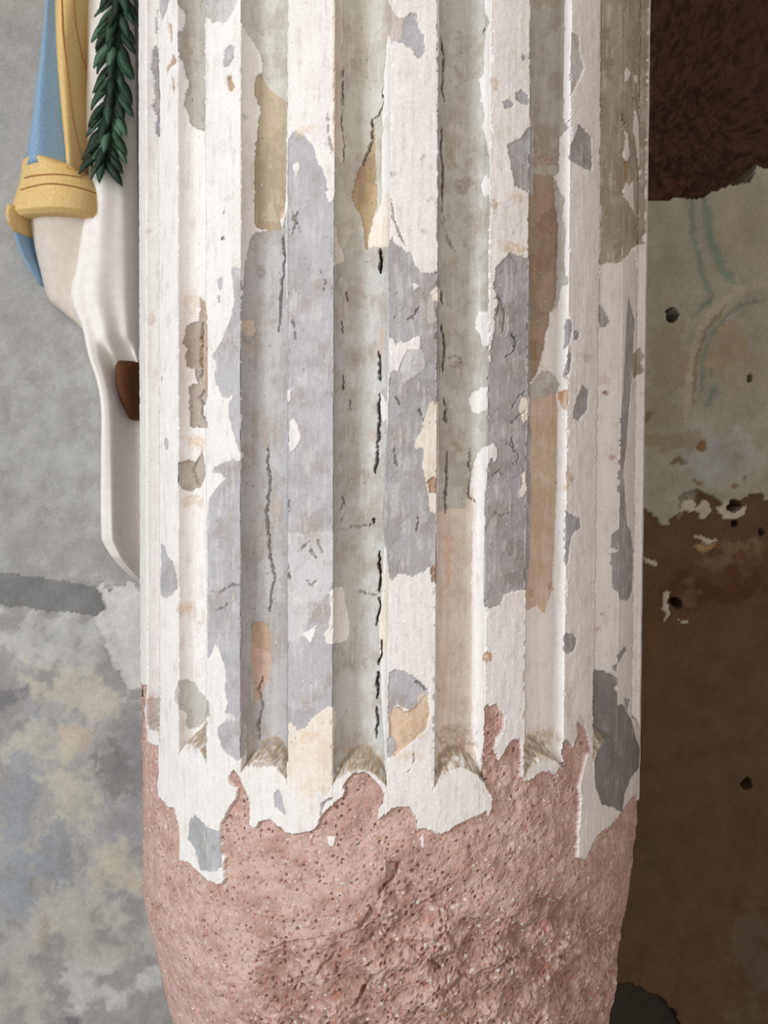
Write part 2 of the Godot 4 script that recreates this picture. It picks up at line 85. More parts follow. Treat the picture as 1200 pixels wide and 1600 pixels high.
	["GREYB", "grey_undercoat_patch", [671.1, 1622.1, 673.2, 1623.9, 674.4, 1620.9, 672.7, 1617.8]],
	["GREYD", "grey_undercoat_patch", [657.7, 1471.3, 664.6, 1476.7, 677.4, 1474.2, 706.7, 1480.4, 710.1, 1261.6, 710.1, 1254.1, 706.8, 1224.0, 676.7, 1226.5, 667.3, 1225.0, 660.8, 1222.8, 658.8, 1215.7, 648.9, 1212.8, 646.3, 1214.5, 641.3, 1215.6, 641.3, 1322.9, 643.0, 1339.4, 645.8, 1341.7, 645.7, 1348.8, 644.1, 1351.1, 645.8, 1353.5, 646.1, 1397.9, 650.5, 1416.9, 654.4, 1440.6, 650.2, 1449.6, 651.6, 1463.7]],
	["CREAM", "cream_paint_patch", [674.0, 1370.0, 706.8, 1374.0, 707.0, 1359.1, 679.2, 1355.0, 675.9, 1351.0, 672.4, 1361.4]],
	["CREAM", "cream_paint_patch", [674.1, 1312.7, 678.5, 1316.1, 679.7, 1301.7, 679.9, 1299.3, 675.4, 1295.4, 673.1, 1300.2, 676.4, 1306.5]],
	["WHITE", "white_paint_chip", [637.6, 1311.1, 642.1, 1332.3, 646.5, 1333.4, 651.3, 1336.0, 654.4, 1332.3, 653.5, 1321.9, 649.3, 1325.1, 646.3, 1318.0, 645.7, 1303.9, 642.5, 1301.5, 641.9, 1299.1]],
	["WHITE", "white_paint_chip", [645.8, 1398.0, 648.1, 1401.7, 648.1, 1398.5, 648.1, 1395.2]],
	["ORANGE", "rust_stain_patch", [641.2, 1178.6, 647.6, 1181.8, 651.8, 1179.2, 651.6, 1176.8, 651.3, 1174.4, 646.7, 1172.8, 640.3, 1174.1]],
	["PALEGREY", "grey_undercoat_patch", [741.3, 1650.6, 749.9, 1651.3, 750.8, 1639.4, 756.1, 1628.9, 750.5, 1617.5, 743.3, 1605.7, 741.3, 1602.9, 741.4, 1625.5, 740.7, 1628.0, 741.5, 1630.6]],
	["GREYD", "grey_undercoat_patch", [741.6, 1561.7, 751.1, 1584.5, 766.4, 1577.8, 766.5, 1570.1, 766.9, 1552.1, 756.8, 1552.1, 741.7, 1554.5]],
	["GREYD", "grey_undercoat_patch", [748.0, 1424.4, 752.3, 1426.4, 754.6, 1423.2, 753.5, 1420.6, 752.5, 1418.0, 748.9, 1418.6]],
	["GREYD", "grey_undercoat_patch", [741.5, 1403.4, 742.0, 1408.0, 743.4, 1410.6, 745.5, 1407.4, 745.0, 1393.5, 742.3, 1387.4, 736.4, 1387.9, 738.7, 1398.5, 741.5, 1401.0]],
	["GREYD", "grey_undercoat_patch", [737.5, 1434.1, 741.5, 1433.0, 745.1, 1433.0, 746.6, 1425.8, 743.3, 1413.1, 741.4, 1411.9, 736.6, 1411.1]],
	["GREYD", "grey_undercoat_patch", [758.3, 1384.7, 766.2, 1380.4, 764.9, 1365.2, 755.0, 1355.5, 748.5, 1356.7, 749.7, 1366.7]],
	["GREYB", "grey_undercoat_patch", [741.4, 1290.5, 741.5, 1287.5, 744.0, 1284.5, 747.6, 1282.0, 756.4, 1280.4, 758.8, 1271.8, 751.4, 1268.4, 747.8, 1264.5, 744.6, 1244.6, 741.5, 1242.1, 741.4, 1247.1, 738.9, 1249.6, 741.4, 1252.1, 741.4, 1254.5, 738.3, 1257.0, 741.4, 1259.5, 738.3, 1262.1, 738.3, 1264.7, 741.4, 1267.3, 738.5, 1269.9, 741.3, 1272.4, 741.4, 1275.0, 738.9, 1277.6, 741.3, 1280.2, 741.4, 1282.7, 739.1, 1285.3, 741.3, 1287.9]],
	["GREYD", "grey_undercoat_patch", [741.3, 1191.1, 750.5, 1189.0, 755.0, 1184.5, 753.5, 1177.1, 753.0, 1174.6, 743.7, 1173.6, 741.4, 1176.8, 741.4, 1182.3, 739.1, 1185.3, 741.4, 1188.1]],
	["GREYD", "grey_undercoat_patch", [853.6, 1467.0, 869.3, 1448.3, 867.1, 1415.1, 860.0, 1381.5, 853.7, 1343.1, 847.5, 1315.8, 852.5, 1294.2, 856.3, 1272.4, 868.3, 1266.5, 874.9, 1249.4, 872.7, 1213.3, 858.9, 1206.4, 849.8, 1208.7, 841.6, 1210.9, 839.5, 1213.7, 839.5, 1216.3, 834.6, 1218.9, 832.4, 1229.5, 834.4, 1235.0, 832.2, 1240.3, 832.7, 1248.4, 839.4, 1251.4, 839.4, 1252.5, 831.6, 1253.8, 832.6, 1264.6, 835.1, 1267.4, 839.3, 1270.2, 839.6, 1299.6, 837.1, 1302.3, 836.9, 1305.0, 839.4, 1307.7, 839.5, 1313.0, 836.9, 1315.7, 839.4, 1318.4, 839.6, 1358.3, 845.0, 1390.8, 849.8, 1450.2]],
	["DIRTYB", "dirty_undercoat_patch", [863.5, 1417.3, 873.5, 1421.5, 932.8, 1430.9, 933.0, 1428.0, 937.4, 1425.1, 937.4, 1422.2, 933.7, 1419.2, 933.9, 1416.3, 937.4, 1413.4, 937.5, 1410.5, 932.3, 1407.1, 875.7, 1398.6, 866.1, 1398.5]],
	["GREYD", "grey_undercoat_patch", [852.6, 1168.8, 860.5, 1164.8, 847.3, 1158.7, 840.0, 1154.4, 839.5, 1148.7, 833.9, 1151.1, 835.1, 1153.9, 839.4, 1156.8, 839.6, 1162.6]],
	["GREYD", "grey_undercoat_patch", [854.2, 1124.5, 871.2, 1119.8, 866.1, 1110.9, 859.4, 1109.6]],
	["GREYDD", "grey_undercoat_patch", [776.5, 1157.8, 821.7, 1149.5, 836.7, 1146.0, 839.4, 1143.3, 839.5, 1137.9, 837.3, 1135.3, 839.4, 1132.6, 839.4, 1121.8, 850.0, 1119.9, 872.8, 1100.9, 898.2, 1094.4, 895.9, 1092.3, 894.9, 1089.7, 900.8, 1082.6, 913.9, 1073.2, 925.4, 1067.7, 949.4, 1060.3, 944.4, 1055.8, 936.4, 1046.1, 895.7, 1049.4, 874.6, 1049.5, 857.3, 1040.7, 854.6, 1030.4, 853.3, 1025.2, 840.3, 1032.2, 823.8, 1035.4, 803.0, 1043.1, 796.5, 1053.6, 791.1, 1060.4, 786.0, 1081.9, 798.7, 1093.0, 804.5, 1100.6, 776.6, 1108.5, 775.2, 1134.7]],
	["GREYL", "grey_undercoat_patch", [316.5, 1033.5, 323.3, 1037.9, 338.9, 1033.2, 363.7, 1032.2, 366.4, 1004.9, 358.1, 999.2, 349.7, 997.3, 335.3, 996.3, 329.2, 995.3, 323.2, 1009.2, 313.0, 1016.7]],
	["GREY", "grey_undercoat_patch", [426.7, 1071.6, 431.7, 1074.6, 437.9, 1063.0, 442.5, 1058.4, 449.0, 1056.1, 434.7, 1057.9, 426.8, 1062.8]],
]
const BARE_MORTAR := [-10.0, 1119.6, 132.2, 1119.6, 127.1, 1114.2, 193.3, 1125.3, 190.6, 1114.4, 182.0, 1100.7, 190.3, 1086.6, 194.0, 1078.1, 198.8, 1075.3, 227.1, 1077.8, 239.9, 1080.7, 237.5, 1066.4, 242.4, 1058.9, 235.5, 1046.5, 239.5, 1036.3, 256.2, 1035.4, 267.3, 1033.4, 280.8, 1034.7, 287.7, 1020.7, 294.4, 1018.4, 294.1, 994.4, 314.7, 996.2, 334.3, 990.8, 350.8, 988.9, 365.0, 990.4, 368.4, 995.3, 367.1, 1007.6, 369.7, 1013.4, 363.7, 1016.9, 363.7, 1037.2, 368.4, 1043.4, 373.6, 1053.5, 381.3, 1063.6, 382.5, 1071.3, 373.6, 1072.1, 371.7, 1076.8, 378.1, 1082.9, 384.4, 1077.6, 392.7, 1075.1, 396.4, 1072.6, 401.1, 1067.7, 404.0, 1060.7, 403.4, 1043.3, 409.7, 1041.9, 413.2, 1047.5, 422.2, 1050.4, 431.1, 1047.8, 440.0, 1042.7, 454.2, 1042.2, 470.5, 1047.6, 474.0, 1051.7, 475.4, 1056.7, 479.3, 1062.8, 483.2, 1066.3, 496.7, 1070.3, 503.6, 1074.7, 506.2, 1079.6, 504.1, 1081.9, 508.7, 1089.2, 513.5, 1092.8, 523.0, 1092.2, 538.1, 1078.3, 536.3, 1071.1, 530.9, 1066.3, 530.9, 1057.8, 538.3, 1061.7, 548.5, 1063.3, 552.2, 1066.5, 556.0, 1067.9, 565.4, 1067.8, 570.1, 1059.2, 571.1, 1050.6, 579.7, 1050.3, 582.1, 1049.4, 600.2, 1046.5, 608.4, 1050.8, 618.2, 1054.8, 632.9, 1059.6, 647.7, 1061.3, 648.8, 1056.8, 652.9, 1063.6, 653.4, 1070.3, 650.2, 1077.0, 646.0, 1083.6, 632.8, 1087.1, 639.6, 1087.4, 640.4, 1102.2, 643.2, 1110.3, 645.8, 1112.7, 645.8, 1142.0, 649.6, 1139.6, 654.8, 1141.6, 662.9, 1131.2, 661.4, 1121.7, 656.6, 1114.9, 653.5, 1108.0, 657.9, 1097.9, 668.5, 1112.3, 674.1, 1113.1, 677.0, 1107.9, 677.3, 1083.4, 689.2, 1079.4, 698.6, 1080.5, 706.9, 1084.2, 716.4, 1083.7, 722.0, 1079.7, 726.2, 1084.7, 738.5, 1085.8, 741.4, 1089.1, 741.5, 1094.0, 739.7, 1096.5, 741.4, 1099.0, 741.5, 1103.9, 744.7, 1106.5, 749.8, 1102.1, 752.8, 1097.5, 757.9, 1106.8, 757.7, 1117.0, 767.3, 1110.2, 776.2, 1090.3, 769.4, 1089.1, 760.2, 1065.3, 762.9, 1049.2, 760.8, 1034.3, 759.7, 1008.8, 769.4, 1004.5, 777.7, 1014.1, 790.1, 1015.9, 798.4, 1019.4, 819.9, 1021.2, 824.3, 1022.3, 842.3, 1024.3, 859.4, 1027.7, 875.6, 1029.3, 904.3, 1029.5, 914.6, 1023.1, 941.7, 1014.7, 961.7, 1010.8, 961.0, 1021.5, 956.3, 1042.0, 1045.4, 1042.0, 1045.4, 700.0, -10.0, 700.0]
const BROKEN_MORTAR := [355.8, 700.0, 384.1, 872.8, 393.0, 876.1, 397.4, 879.4, 405.0, 889.1, 406.2, 924.4, 414.0, 943.8, 435.0, 955.5, 451.3, 957.6, 484.1, 967.0, 496.5, 968.2, 509.3, 971.4, 523.5, 992.3, 533.5, 1004.5, 539.9, 1009.3, 548.9, 1011.8, 560.0, 1026.1, 581.9, 1016.1, 591.5, 1014.8, 601.3, 1011.4, 629.9, 993.5, 634.1, 991.6, 645.8, 989.6, 664.5, 975.2, 677.9, 978.5, 689.3, 979.2, 694.8, 980.5, 711.3, 986.6, 750.3, 983.1, 777.6, 964.8, 793.5, 961.4, 799.9, 957.8, 822.6, 941.0, 839.9, 936.3, 870.7, 922.9, 897.0, 916.2, 919.4, 905.8, 961.1, 890.7, 987.8, 890.7, 987.8, 700.0]
const CHIPS := [
	[479.4, 1043.6, 496.0, 1043.3, 489.9, 1036.0, 481.4, 1035.7],
	[465.5, 1043.2, 469.5, 1042.6, 468.0, 1039.6],
	[573.6, 1043.9, 575.9, 1047.1, 576.9, 1037.6, 574.6, 1035.3],
]
# Cracks: width, depth, then the line along the shaft.
const CRACKS := [
	[1.4, 3, 408.8, 1332.9, 410.5, 1303.2, 407.8, 1283.3, 410.8, 1251.7, 411.8, 1245.5, 414.8, 1233.7, 411.8, 1218.6, 410.7, 1206.0],
	[1.4, 3, 422.3, 1496.1, 424.3, 1481.3, 421.6, 1459.9, 418.7, 1421.1],
	[1.2, 2.5, 401.3, 1103.1, 402.3, 1123.1, 404.8, 1133.2, 401.8, 1143.3, 404.8, 1153.3],
	[2.3, 7, 529.5, 1479.8, 530.6, 1471.6, 529.5, 1462.9],
	[1.9, 4, 528.8, 1403.4, 529.5, 1382.0],
	[1.9, 4, 530.2, 1371.1, 528.6, 1336.9],
	[1.9, 4, 526.8, 1336.9, 528.0, 1325.0, 525.8, 1314.0],
	[1.4, 4, 524.5, 1279.5, 524.9, 1275.6],
	[1.9, 6, 529.8, 1254.7, 531.1, 1241.3, 530.1, 1224.4],
	[1.4, 4, 530.1, 1219.6, 531.2, 1212.5, 527.1, 1199.6],
	[1.4, 4, 532.8, 1188.7, 534.4, 1179.3, 529.0, 1168.9],
	[1.9, 6, 529.0, 1163.1, 529.2, 1152.0, 528.0, 1143.6],
	[1.4, 4, 528.0, 1137.3, 529.3, 1127.8, 528.3, 1115.5],
	[1.4, 3, 598.2, 1635.1, 601.9, 1620.4, 600.6, 1601.3, 602.3, 1587.8],
	[1.4, 3, 600.2, 1570.8, 599.4, 1554.1, 602.2, 1536.2, 601.0, 1507.8],
	[1.4, 4, 600.9, 1448.8, 601.9, 1439.5],
	[1.4, 4, 601.2, 1425.2, 605.0, 1409.1, 603.1, 1389.8],
	[1.4, 3, 605.4, 1370.9, 606.7, 1351.8],
	[1.2, 3, 608.1, 1332.7, 607.8, 1306.7, 606.7, 1284.5],
	[0.9, 2.5, 626.2, 1332.8, 627.5, 1313.5, 627.1, 1296.6, 631.4, 1292.8, 632.5, 1290.4],
	[1.4, 4, 820.2, 1497.3, 821.2, 1481.5, 820.8, 1465.5, 821.1, 1444.2],
	[0.9, 3, 857.9, 1633.9, 865.4, 1615.3],
	[0.9, 3, 838.2, 1616.7, 839.4, 1612.8, 839.7, 1609.1, 844.7, 1599.9],
	[1.4, 4, 871.7, 1639.4, 875.3, 1627.3, 930.6, 1640.6, 931.4, 1629.9],
	[1.4, 3, 864.6, 1512.6, 873.0, 1492.8],
	[0.9, 2.5, 496.9, 1613.2, 497.8, 1585.7, 495.7, 1571.0, 499.2, 1553.5, 497.5, 1539.1],
	[0.9, 2.5, 531.1, 1600.0, 531.2, 1583.7, 527.6, 1577.7, 521.6, 1576.7, 521.7, 1564.4, 518.8, 1551.4, 512.5, 1540.8],
	[0.9, 2.5, 308.7, 1436.7, 307.6, 1415.8, 308.1, 1397.5, 306.4, 1389.7],
	[0.9, 2, 311.3, 1381.7, 304.8, 1376.6, 310.0, 1370.3, 308.1, 1363.5, 310.3, 1359.5, 348.8, 1353.1],
	[0.9, 2.5, 303.7, 1325.1, 300.6, 1316.2, 304.8, 1303.0],
	[3.3, 1.6, 530.2, 996.3, 533.9, 1001.7, 539.0, 1007.0, 549.4, 1009.2, 554.4, 1013.7, 557.2, 1023.7],
	[2.3, 1.2, 412.8, 943.0, 426.8, 950.8, 435.1, 954.5, 451.3, 956.9, 460.7, 960.2, 478.2, 965.6],
	[2.8, 1.4, 509.5, 905.9, 523.8, 932.4, 528.7, 936.6, 534.6, 940.7, 538.9, 942.8, 549.1, 944.8],
	[2.3, 1.2, 689.4, 975.7, 695.7, 976.8, 711.4, 980.6, 726.6, 978.3, 741.9, 977.4, 746.8, 976.4],
	[2.3, 1.3, 566.0, 961.5, 583.4, 947.2, 594.1, 945.2, 598.3, 943.2, 604.1, 939.3],
	[2.8, 1.4, 659.6, 931.0, 673.3, 937.9, 712.0, 939.2],
	[1.9, 1.2, 758.4, 947.1, 770.4, 953.5, 772.7, 960.6],
	[2.3, 1.3, 501.1, 966.9, 516.5, 973.8, 523.6, 982.7, 526.0, 990.0],
	[1.9, 1.2, 470.9, 935.6, 483.5, 949.7, 491.5, 952.0],
	[2.8, 1.2, 188.6, 925.0, 214.5, 930.0, 226.2, 933.7, 241.2, 943.6],
	[2.3, 1.2, 606.9, 918.7, 621.8, 931.4, 633.2, 927.2, 645.9, 925.7, 649.0, 924.1],
	[1.9, 1.0, 718.9, 914.9, 723.8, 918.7, 731.0, 922.4, 741.8, 924.2, 744.1, 926.0, 766.8, 923.3],
	[1.9, 1.0, 450.4, 917.3, 460.7, 933.9],
	[0.9, 2, 475.4, 1060.5, 477.9, 1068.9, 482.7, 1071.7, 488.8, 1076.6],
	[0.8, 1.2, 350.9, 1219.9, 361.6, 1219.2, 371.6, 1224.9, 384.2, 1228.6],
	[0.8, 1.2, 360.2, 1205.6, 371.6, 1211.5],
	[0.8, 1.2, 456.2, 1255.7, 464.8, 1260.7, 472.3, 1250.0],
	[0.8, 1.5, 651.8, 1435.7, 651.9, 1426.3, 655.9, 1443.0],
	[0.8, 1.6, 665.8, 1361.1, 672.3, 1370.9, 678.4, 1375.0],
	[0.8, 1.6, 663.4, 1337.3, 668.9, 1330.3, 666.0, 1342.1],
	[0.9, 2, 667.0, 1406.2, 668.5, 1413.4, 664.1, 1417.8],
	[0.7, 1.1, 649.2, 1440.2, 653.3, 1444.2, 657.0, 1440.8, 659.8, 1426.9, 656.7, 1417.3],
	[0.7, 1.1, 665.9, 1351.6, 672.4, 1356.6, 678.0, 1361.6],
	[0.7, 1.1, 650.5, 1311.0, 655.7, 1315.8, 662.0, 1312.5],
	[0.8, 1.2, 668.9, 1332.7, 672.8, 1327.0, 670.6, 1322.2],
	[0.7, 1.2, 660.1, 1398.7, 668.6, 1404.9, 669.6, 1413.5],
	[0.7, 1.1, 651.8, 1285.0, 659.2, 1282.1, 666.7, 1284.9],
	[0.7, 1.1, 451.5, 1505.0, 455.6, 1497.7, 458.1, 1488.1],
	[0.7, 1.0, 459.8, 1255.8, 464.8, 1260.7, 473.2, 1263.2, 477.2, 1251.5],
	[0.7, 1.0, 474.8, 1237.3, 468.9, 1230.1, 463.9, 1234.6],
	[0.7, 1.0, 453.2, 1425.5, 455.3, 1411.4],
	[0.7, 1.0, 474.0, 1461.5, 477.9, 1452.1, 476.5, 1445.2],
	[0.7, 1.1, 563.1, 1423.6, 567.7, 1428.3, 570.0, 1432.9],
	[0.7, 1.1, 554.2, 1368.3, 556.6, 1362.7],
	[0.8, 1.2, 568.8, 1271.0, 571.1, 1277.9, 569.6, 1284.9],
	[0.7, 1.1, 552.6, 1331.3, 554.5, 1317.4],
	[0.7, 1.1, 570.5, 1359.2, 573.8, 1352.3],
	[0.7, 1.2, 608.0, 1399.7, 614.8, 1402.5, 619.1, 1399.3, 618.0, 1394.4],
	[0.8, 1.4, 600.4, 1500.5, 605.7, 1492.8, 614.0, 1478.9],
	[0.8, 1.4, 504.1, 1370.3, 505.7, 1360.8, 511.9, 1360.0],
	[0.8, 1.4, 499.4, 1293.8, 501.7, 1284.2, 496.9, 1277.1],
	[0.8, 1.4, 548.8, 1510.4, 552.6, 1494.5, 559.1, 1476.3],
	[0.8, 1.5, 479.4, 1573.8, 480.0, 1560.0, 483.4, 1544.7],
	[0.8, 1.5, 456.6, 1504.5, 452.5, 1488.6],
	[0.9, 2, 741.4, 1584.8, 736.4, 1581.6, 735.0, 1578.5, 732.2, 1575.9],
	[0.7, 1.2, 492.9, 1270.1, 501.5, 1271.1, 524.5, 1275.6],
	[0.7, 1.2, 512.5, 1223.8, 530.1, 1221.1],
	[0.8, 1.5, 495.4, 1284.3, 500.6, 1291.4, 498.6, 1296.2],
	[0.9, 2, 284.4, 1231.0, 285.4, 1219.0],
	[0.9, 2, 569.5, 1161.8, 575.2, 1157.5, 578.0, 1151.3],
	[0.7, 1.4, 563.8, 1094.9, 568.9, 1101.9, 567.5, 1109.0],
	[0.9, 2, 449.4, 1293.6, 450.0, 1284.1],
	[0.9, 2, 449.5, 1246.0, 450.1, 1234.1],
	[0.9, 3, 498.9, 1386.5, 499.6, 1374.8],
	[0.9, 2, 497.3, 1426.5, 498.6, 1417.3],
	[0.9, 2, 500.9, 1448.3, 502.7, 1441.4],
	[0.8, 1.8, 635.5, 1639.2, 638.9, 1642.3],
]
# Stains, and one dark hole drawn as colour: arc, height, half width, half height, colour, strength.
const STAINS := [
	[195.0, 1524.9, 6.1, 5.4, 0.50, 0.32, 0.28, 0.5],
	[199.7, 1449.5, 5.9, 6.5, 0.55, 0.36, 0.30, 0.5],
	[300.2, 1454.8, 12.0, 10.8, 0.66, 0.52, 0.40, 0.5],
	[304.2, 1338.8, 10.0, 7.3, 0.68, 0.50, 0.34, 0.7],
	[300.0, 1291.4, 11.7, 6.3, 0.62, 0.50, 0.36, 0.6],
	[293.6, 1203.0, 9.0, 7.5, 0.70, 0.50, 0.38, 0.7],
	[305.2, 1189.2, 4.3, 7.4, 0.55, 0.38, 0.32, 0.6],
	[271.3, 1469.1, 5.1, 4.5, 0.60, 0.60, 0.62, 0.6],
	[272.3, 1440.1, 5.9, 5.6, 0.60, 0.60, 0.62, 0.7],
	[365.0, 1357.3, 4.8, 6.1, 0.68, 0.66, 0.66, 0.3],
	[463.9, 1561.6, 10.7, 5.2, 0.74, 0.62, 0.44, 0.6],
	[404.4, 1468.2, 5.6, 7.1, 0.28, 0.22, 0.18, 0.7],
	[391.0, 1408.2, 4.5, 5.0, 0.50, 0.40, 0.32, 0.5],
	[417.1, 1288.3, 7.3, 7.7, 0.50, 0.40, 0.33, 0.6],
	[422.2, 1510.7, 3.3, 5.1, 0.66, 0.50, 0.32, 0.8],
	[510.5, 1634.9, 7.5, 8.5, 0.56, 0.48, 0.34, 0.5],
	[532.1, 1633.0, 4.3, 4.3, 0.62, 0.45, 0.36, 0.7],
	[503.1, 1559.2, 6.2, 7.1, 0.44, 0.37, 0.30, 0.5],
	[530.5, 1410.3, 3.8, 14.2, 0.62, 0.48, 0.38, 0.6],
	[522.5, 1341.8, 4.7, 5.6, 0.50, 0.40, 0.32, 0.6],
	[491.6, 1430.1, 3.9, 9.6, 0.50, 0.36, 0.28, 0.5],
	[572.6, 1540.4, 2.5, 2.5, 0.45, 0.44, 0.42, 0.8],
	[550.1, 1528.2, 2.0, 2.5, 0.42, 0.41, 0.38, 0.8],
	[573.4, 1487.1, 2.5, 2.9, 0.45, 0.44, 0.42, 0.7],
	[577.4, 1511.0, 2.0, 2.5, 0.50, 0.48, 0.45, 0.7],
	[612.8, 1615.9, 3.2, 4.2, 0.30, 0.26, 0.20, 0.6],
	[620.5, 1529.1, 9.3, 8.1, 0.30, 0.25, 0.19, 0.7],
	[606.7, 1551.4, 7.2, 10.1, 0.36, 0.30, 0.22, 0.5],
	[611.9, 1471.6, 5.0, 7.8, 0.40, 0.33, 0.24, 0.6],
	[616.4, 1395.3, 6.8, 4.8, 0.28, 0.21, 0.16, 0.7],
	[610.7, 1428.6, 6.8, 9.6, 0.40, 0.35, 0.28, 0.5],
	[616.3, 1419.3, 3.9, 3.8, 0.34, 0.28, 0.20, 0.6],
	[617.0, 1332.8, 6.7, 4.7, 0.36, 0.29, 0.20, 0.6],
	[609.4, 1250.6, 4.8, 28.2, 0.66, 0.46, 0.32, 0.7],
	[618.3, 1167.6, 3.9, 4.8, 0.55, 0.40, 0.32, 0.6],
	[605.4, 1158.6, 3.9, 14.4, 0.58, 0.46, 0.36, 0.5],
	[616.3, 1113.6, 20.1, 12.8, 0.44, 0.34, 0.23, 0.8],
	[517.5, 1099.5, 17.8, 8.9, 0.42, 0.33, 0.22, 0.75],
	[419.4, 1098.4, 19.9, 10.2, 0.36, 0.29, 0.22, 0.75],
	[319.6, 1100.3, 12.7, 8.7, 0.46, 0.36, 0.24, 0.8],
	[721.5, 1106.3, 18.1, 8.3, 0.50, 0.40, 0.27, 0.8],
	[709.0, 1098.7, 14.1, 8.3, 0.58, 0.50, 0.36, 0.7],
	[648.7, 1597.8, 3.9, 5.3, 0.55, 0.42, 0.32, 0.7],
	[673.8, 1620.8, 2.4, 2.8, 0.40, 0.38, 0.36, 0.7],
	[649.6, 1510.0, 4.2, 6.1, 0.48, 0.34, 0.20, 0.7],
	[668.4, 1519.4, 7.7, 4.1, 0.66, 0.52, 0.38, 0.6],
	[664.5, 1481.3, 14.0, 5.0, 0.66, 0.50, 0.34, 0.8],
	[666.0, 1490.9, 2.2, 2.0, 0.35, 0.28, 0.22, 0.8],
	[718.9, 1573.2, 12.4, 12.9, 0.34, 0.28, 0.22, 0.6],
	[716.3, 1558.2, 11.0, 8.5, 0.32, 0.20, 0.14, 0.6],
	[721.8, 1324.5, 10.4, 14.9, 0.56, 0.40, 0.25, 0.6],
	[715.5, 1284.2, 7.9, 29.6, 0.58, 0.44, 0.30, 0.5],
	[710.3, 1221.3, 2.8, 4.5, 0.50, 0.25, 0.18, 0.9],
	[727.9, 1226.2, 3.0, 5.0, 0.45, 0.34, 0.22, 0.7],
	[762.5, 1405.2, 6.6, 5.3, 0.46, 0.40, 0.36, 0.7],
	[826.3, 1383.9, 3.3, 2.2, 0.25, 0.10, 0.08, 1.0],
	[832.7, 1328.6, 4.2, 3.8, 0.45, 0.20, 0.18, 0.9],
	[742.8, 1314.3, 3.6, 7.1, 0.50, 0.34, 0.20, 0.8],
	[741.3, 1304.4, 3.6, 5.1, 0.62, 0.50, 0.30, 0.8],
	[747.1, 1311.9, 1.8, 7.2, 0.45, 0.33, 0.20, 0.8],
	[822.2, 1184.7, 4.0, 2.7, 0.55, 0.40, 0.26, 0.8],
	[825.5, 1196.7, 2.5, 1.6, 0.30, 0.26, 0.22, 0.8],
	[824.5, 1393.6, 6.5, 7.6, 0.60, 0.46, 0.36, 0.5],
	[834.4, 1523.1, 21.3, 13.9, 0.30, 0.27, 0.20, 0.5],
	[828.2, 1608.3, 18.0, 23.7, 0.34, 0.31, 0.24, 0.5],
	[367.0, 1493.2, 2.1, 2.2, 0.10, 0.07, 0.06, 1.0],  # a small hole, its darkness drawn only as colour
	[384.9, 1615.9, 1.9, 2.2, 0.35, 0.33, 0.32, 0.9],
	[389.6, 1581.7, 4.3, 3.3, 0.42, 0.41, 0.40, 0.8],
	[383.9, 1594.3, 1.9, 1.6, 0.50, 0.50, 0.50, 0.8],
	[373.4, 1522.1, 7.4, 2.7, 0.62, 0.60, 0.57, 0.6],
	[368.3, 1512.4, 1.9, 2.1, 0.35, 0.33, 0.32, 0.9],
	[260.1, 1393.0, 2.7, 2.8, 0.30, 0.25, 0.24, 0.9],
	[266.3, 1401.3, 2.6, 2.8, 0.50, 0.50, 0.50, 0.7],
	[371.0, 1128.2, 3.0, 2.6, 0.40, 0.20, 0.16, 0.8],
	[372.3, 1124.4, 6.1, 4.2, 0.80, 0.78, 0.76, 0.9],
	[465.3, 1118.0, 12.3, 6.9, 0.74, 0.58, 0.42, 0.6],
	[475.3, 1104.5, 12.2, 11.9, 0.78, 0.68, 0.54, 0.5],
	[565.0, 1127.9, 11.7, 9.7, 0.70, 0.50, 0.32, 0.6],
	[574.3, 1149.0, 3.9, 3.9, 0.78, 0.66, 0.52, 0.7],
	[194.8, 1103.7, 9.7, 24.3, 0.62, 0.40, 0.34, 0.6],
	[746.4, 1134.0, 5.1, 21.1, 0.60, 0.48, 0.42, 0.5],
	[759.4, 1111.6, 6.7, 13.0, 0.50, 0.34, 0.28, 0.6],
	[565.1, 1106.7, 11.8, 3.9, 0.72, 0.60, 0.46, 0.6],
	[460.3, 1076.8, 6.3, 6.1, 0.78, 0.70, 0.56, 0.5],
]
const ARRIS := [-409.72, -371.76, -335.98, -298.01, -262.24, -227.77, -193.30, -157.08, -120.86, -80.29, -44.07, -3.93, 31.42, 69.60, 103.85, 141.37, 178.02, 215.55, 252.20, 289.72, 326.38, 363.90]
# Outlines on the back wall: x and height in millimetres.
const BAND := [-1039.5, 1239.6, -669.0, 1179.3, -608.9, 1170.6, -508.5, 1156.1, -368.0, 1130.6, -368.1, 1092.3, -458.5, 1101.9, -609.2, 1118.2, -669.5, 1127.0, -1040.4, 1181.3]
const WHITE_REPAIR := [-456.3, 1149.3, -446.3, 1156.4, -438.3, 1139.3, -430.2, 1150.4, -413.2, 1149.5, -408.1, 1159.6, -396.1, 1146.6, -378.0, 1129.6, -368.3, 1003.3, -403.6, 982.8, -416.6, 1001.0, -433.7, 1023.2, -443.6, 1053.5, -453.6, 1078.7, -458.5, 1101.9, -443.4, 1119.1, -453.4, 1134.2]
const CAVITY := [103.2, 2536.2, 85.4, 2307.1, 107.4, 1998.2, 132.8, 1910.7, 177.9, 1847.5, 247.8, 1794.0, 307.5, 1769.8, 347.3, 1761.2, 397.0, 1754.6, 431.7, 1754.8, 442.5, 1758.8, 456.4, 1756.9, 486.1, 1760.0, 496.0, 1766.9, 525.5, 1777.8, 555.2, 1782.9, 564.9, 1795.7, 560.6, 1812.3, 574.5, 1809.5, 599.4, 1803.7, 643.5, 1825.5, 683.4, 1814.0, 722.5, 1840.6, 772.2, 1831.1, 810.5, 1885.1, 858.1, 1963.3, 849.8, 2311.1, 805.8, 2520.9, 570.3, 2595.6, 278.3, 2575.1]
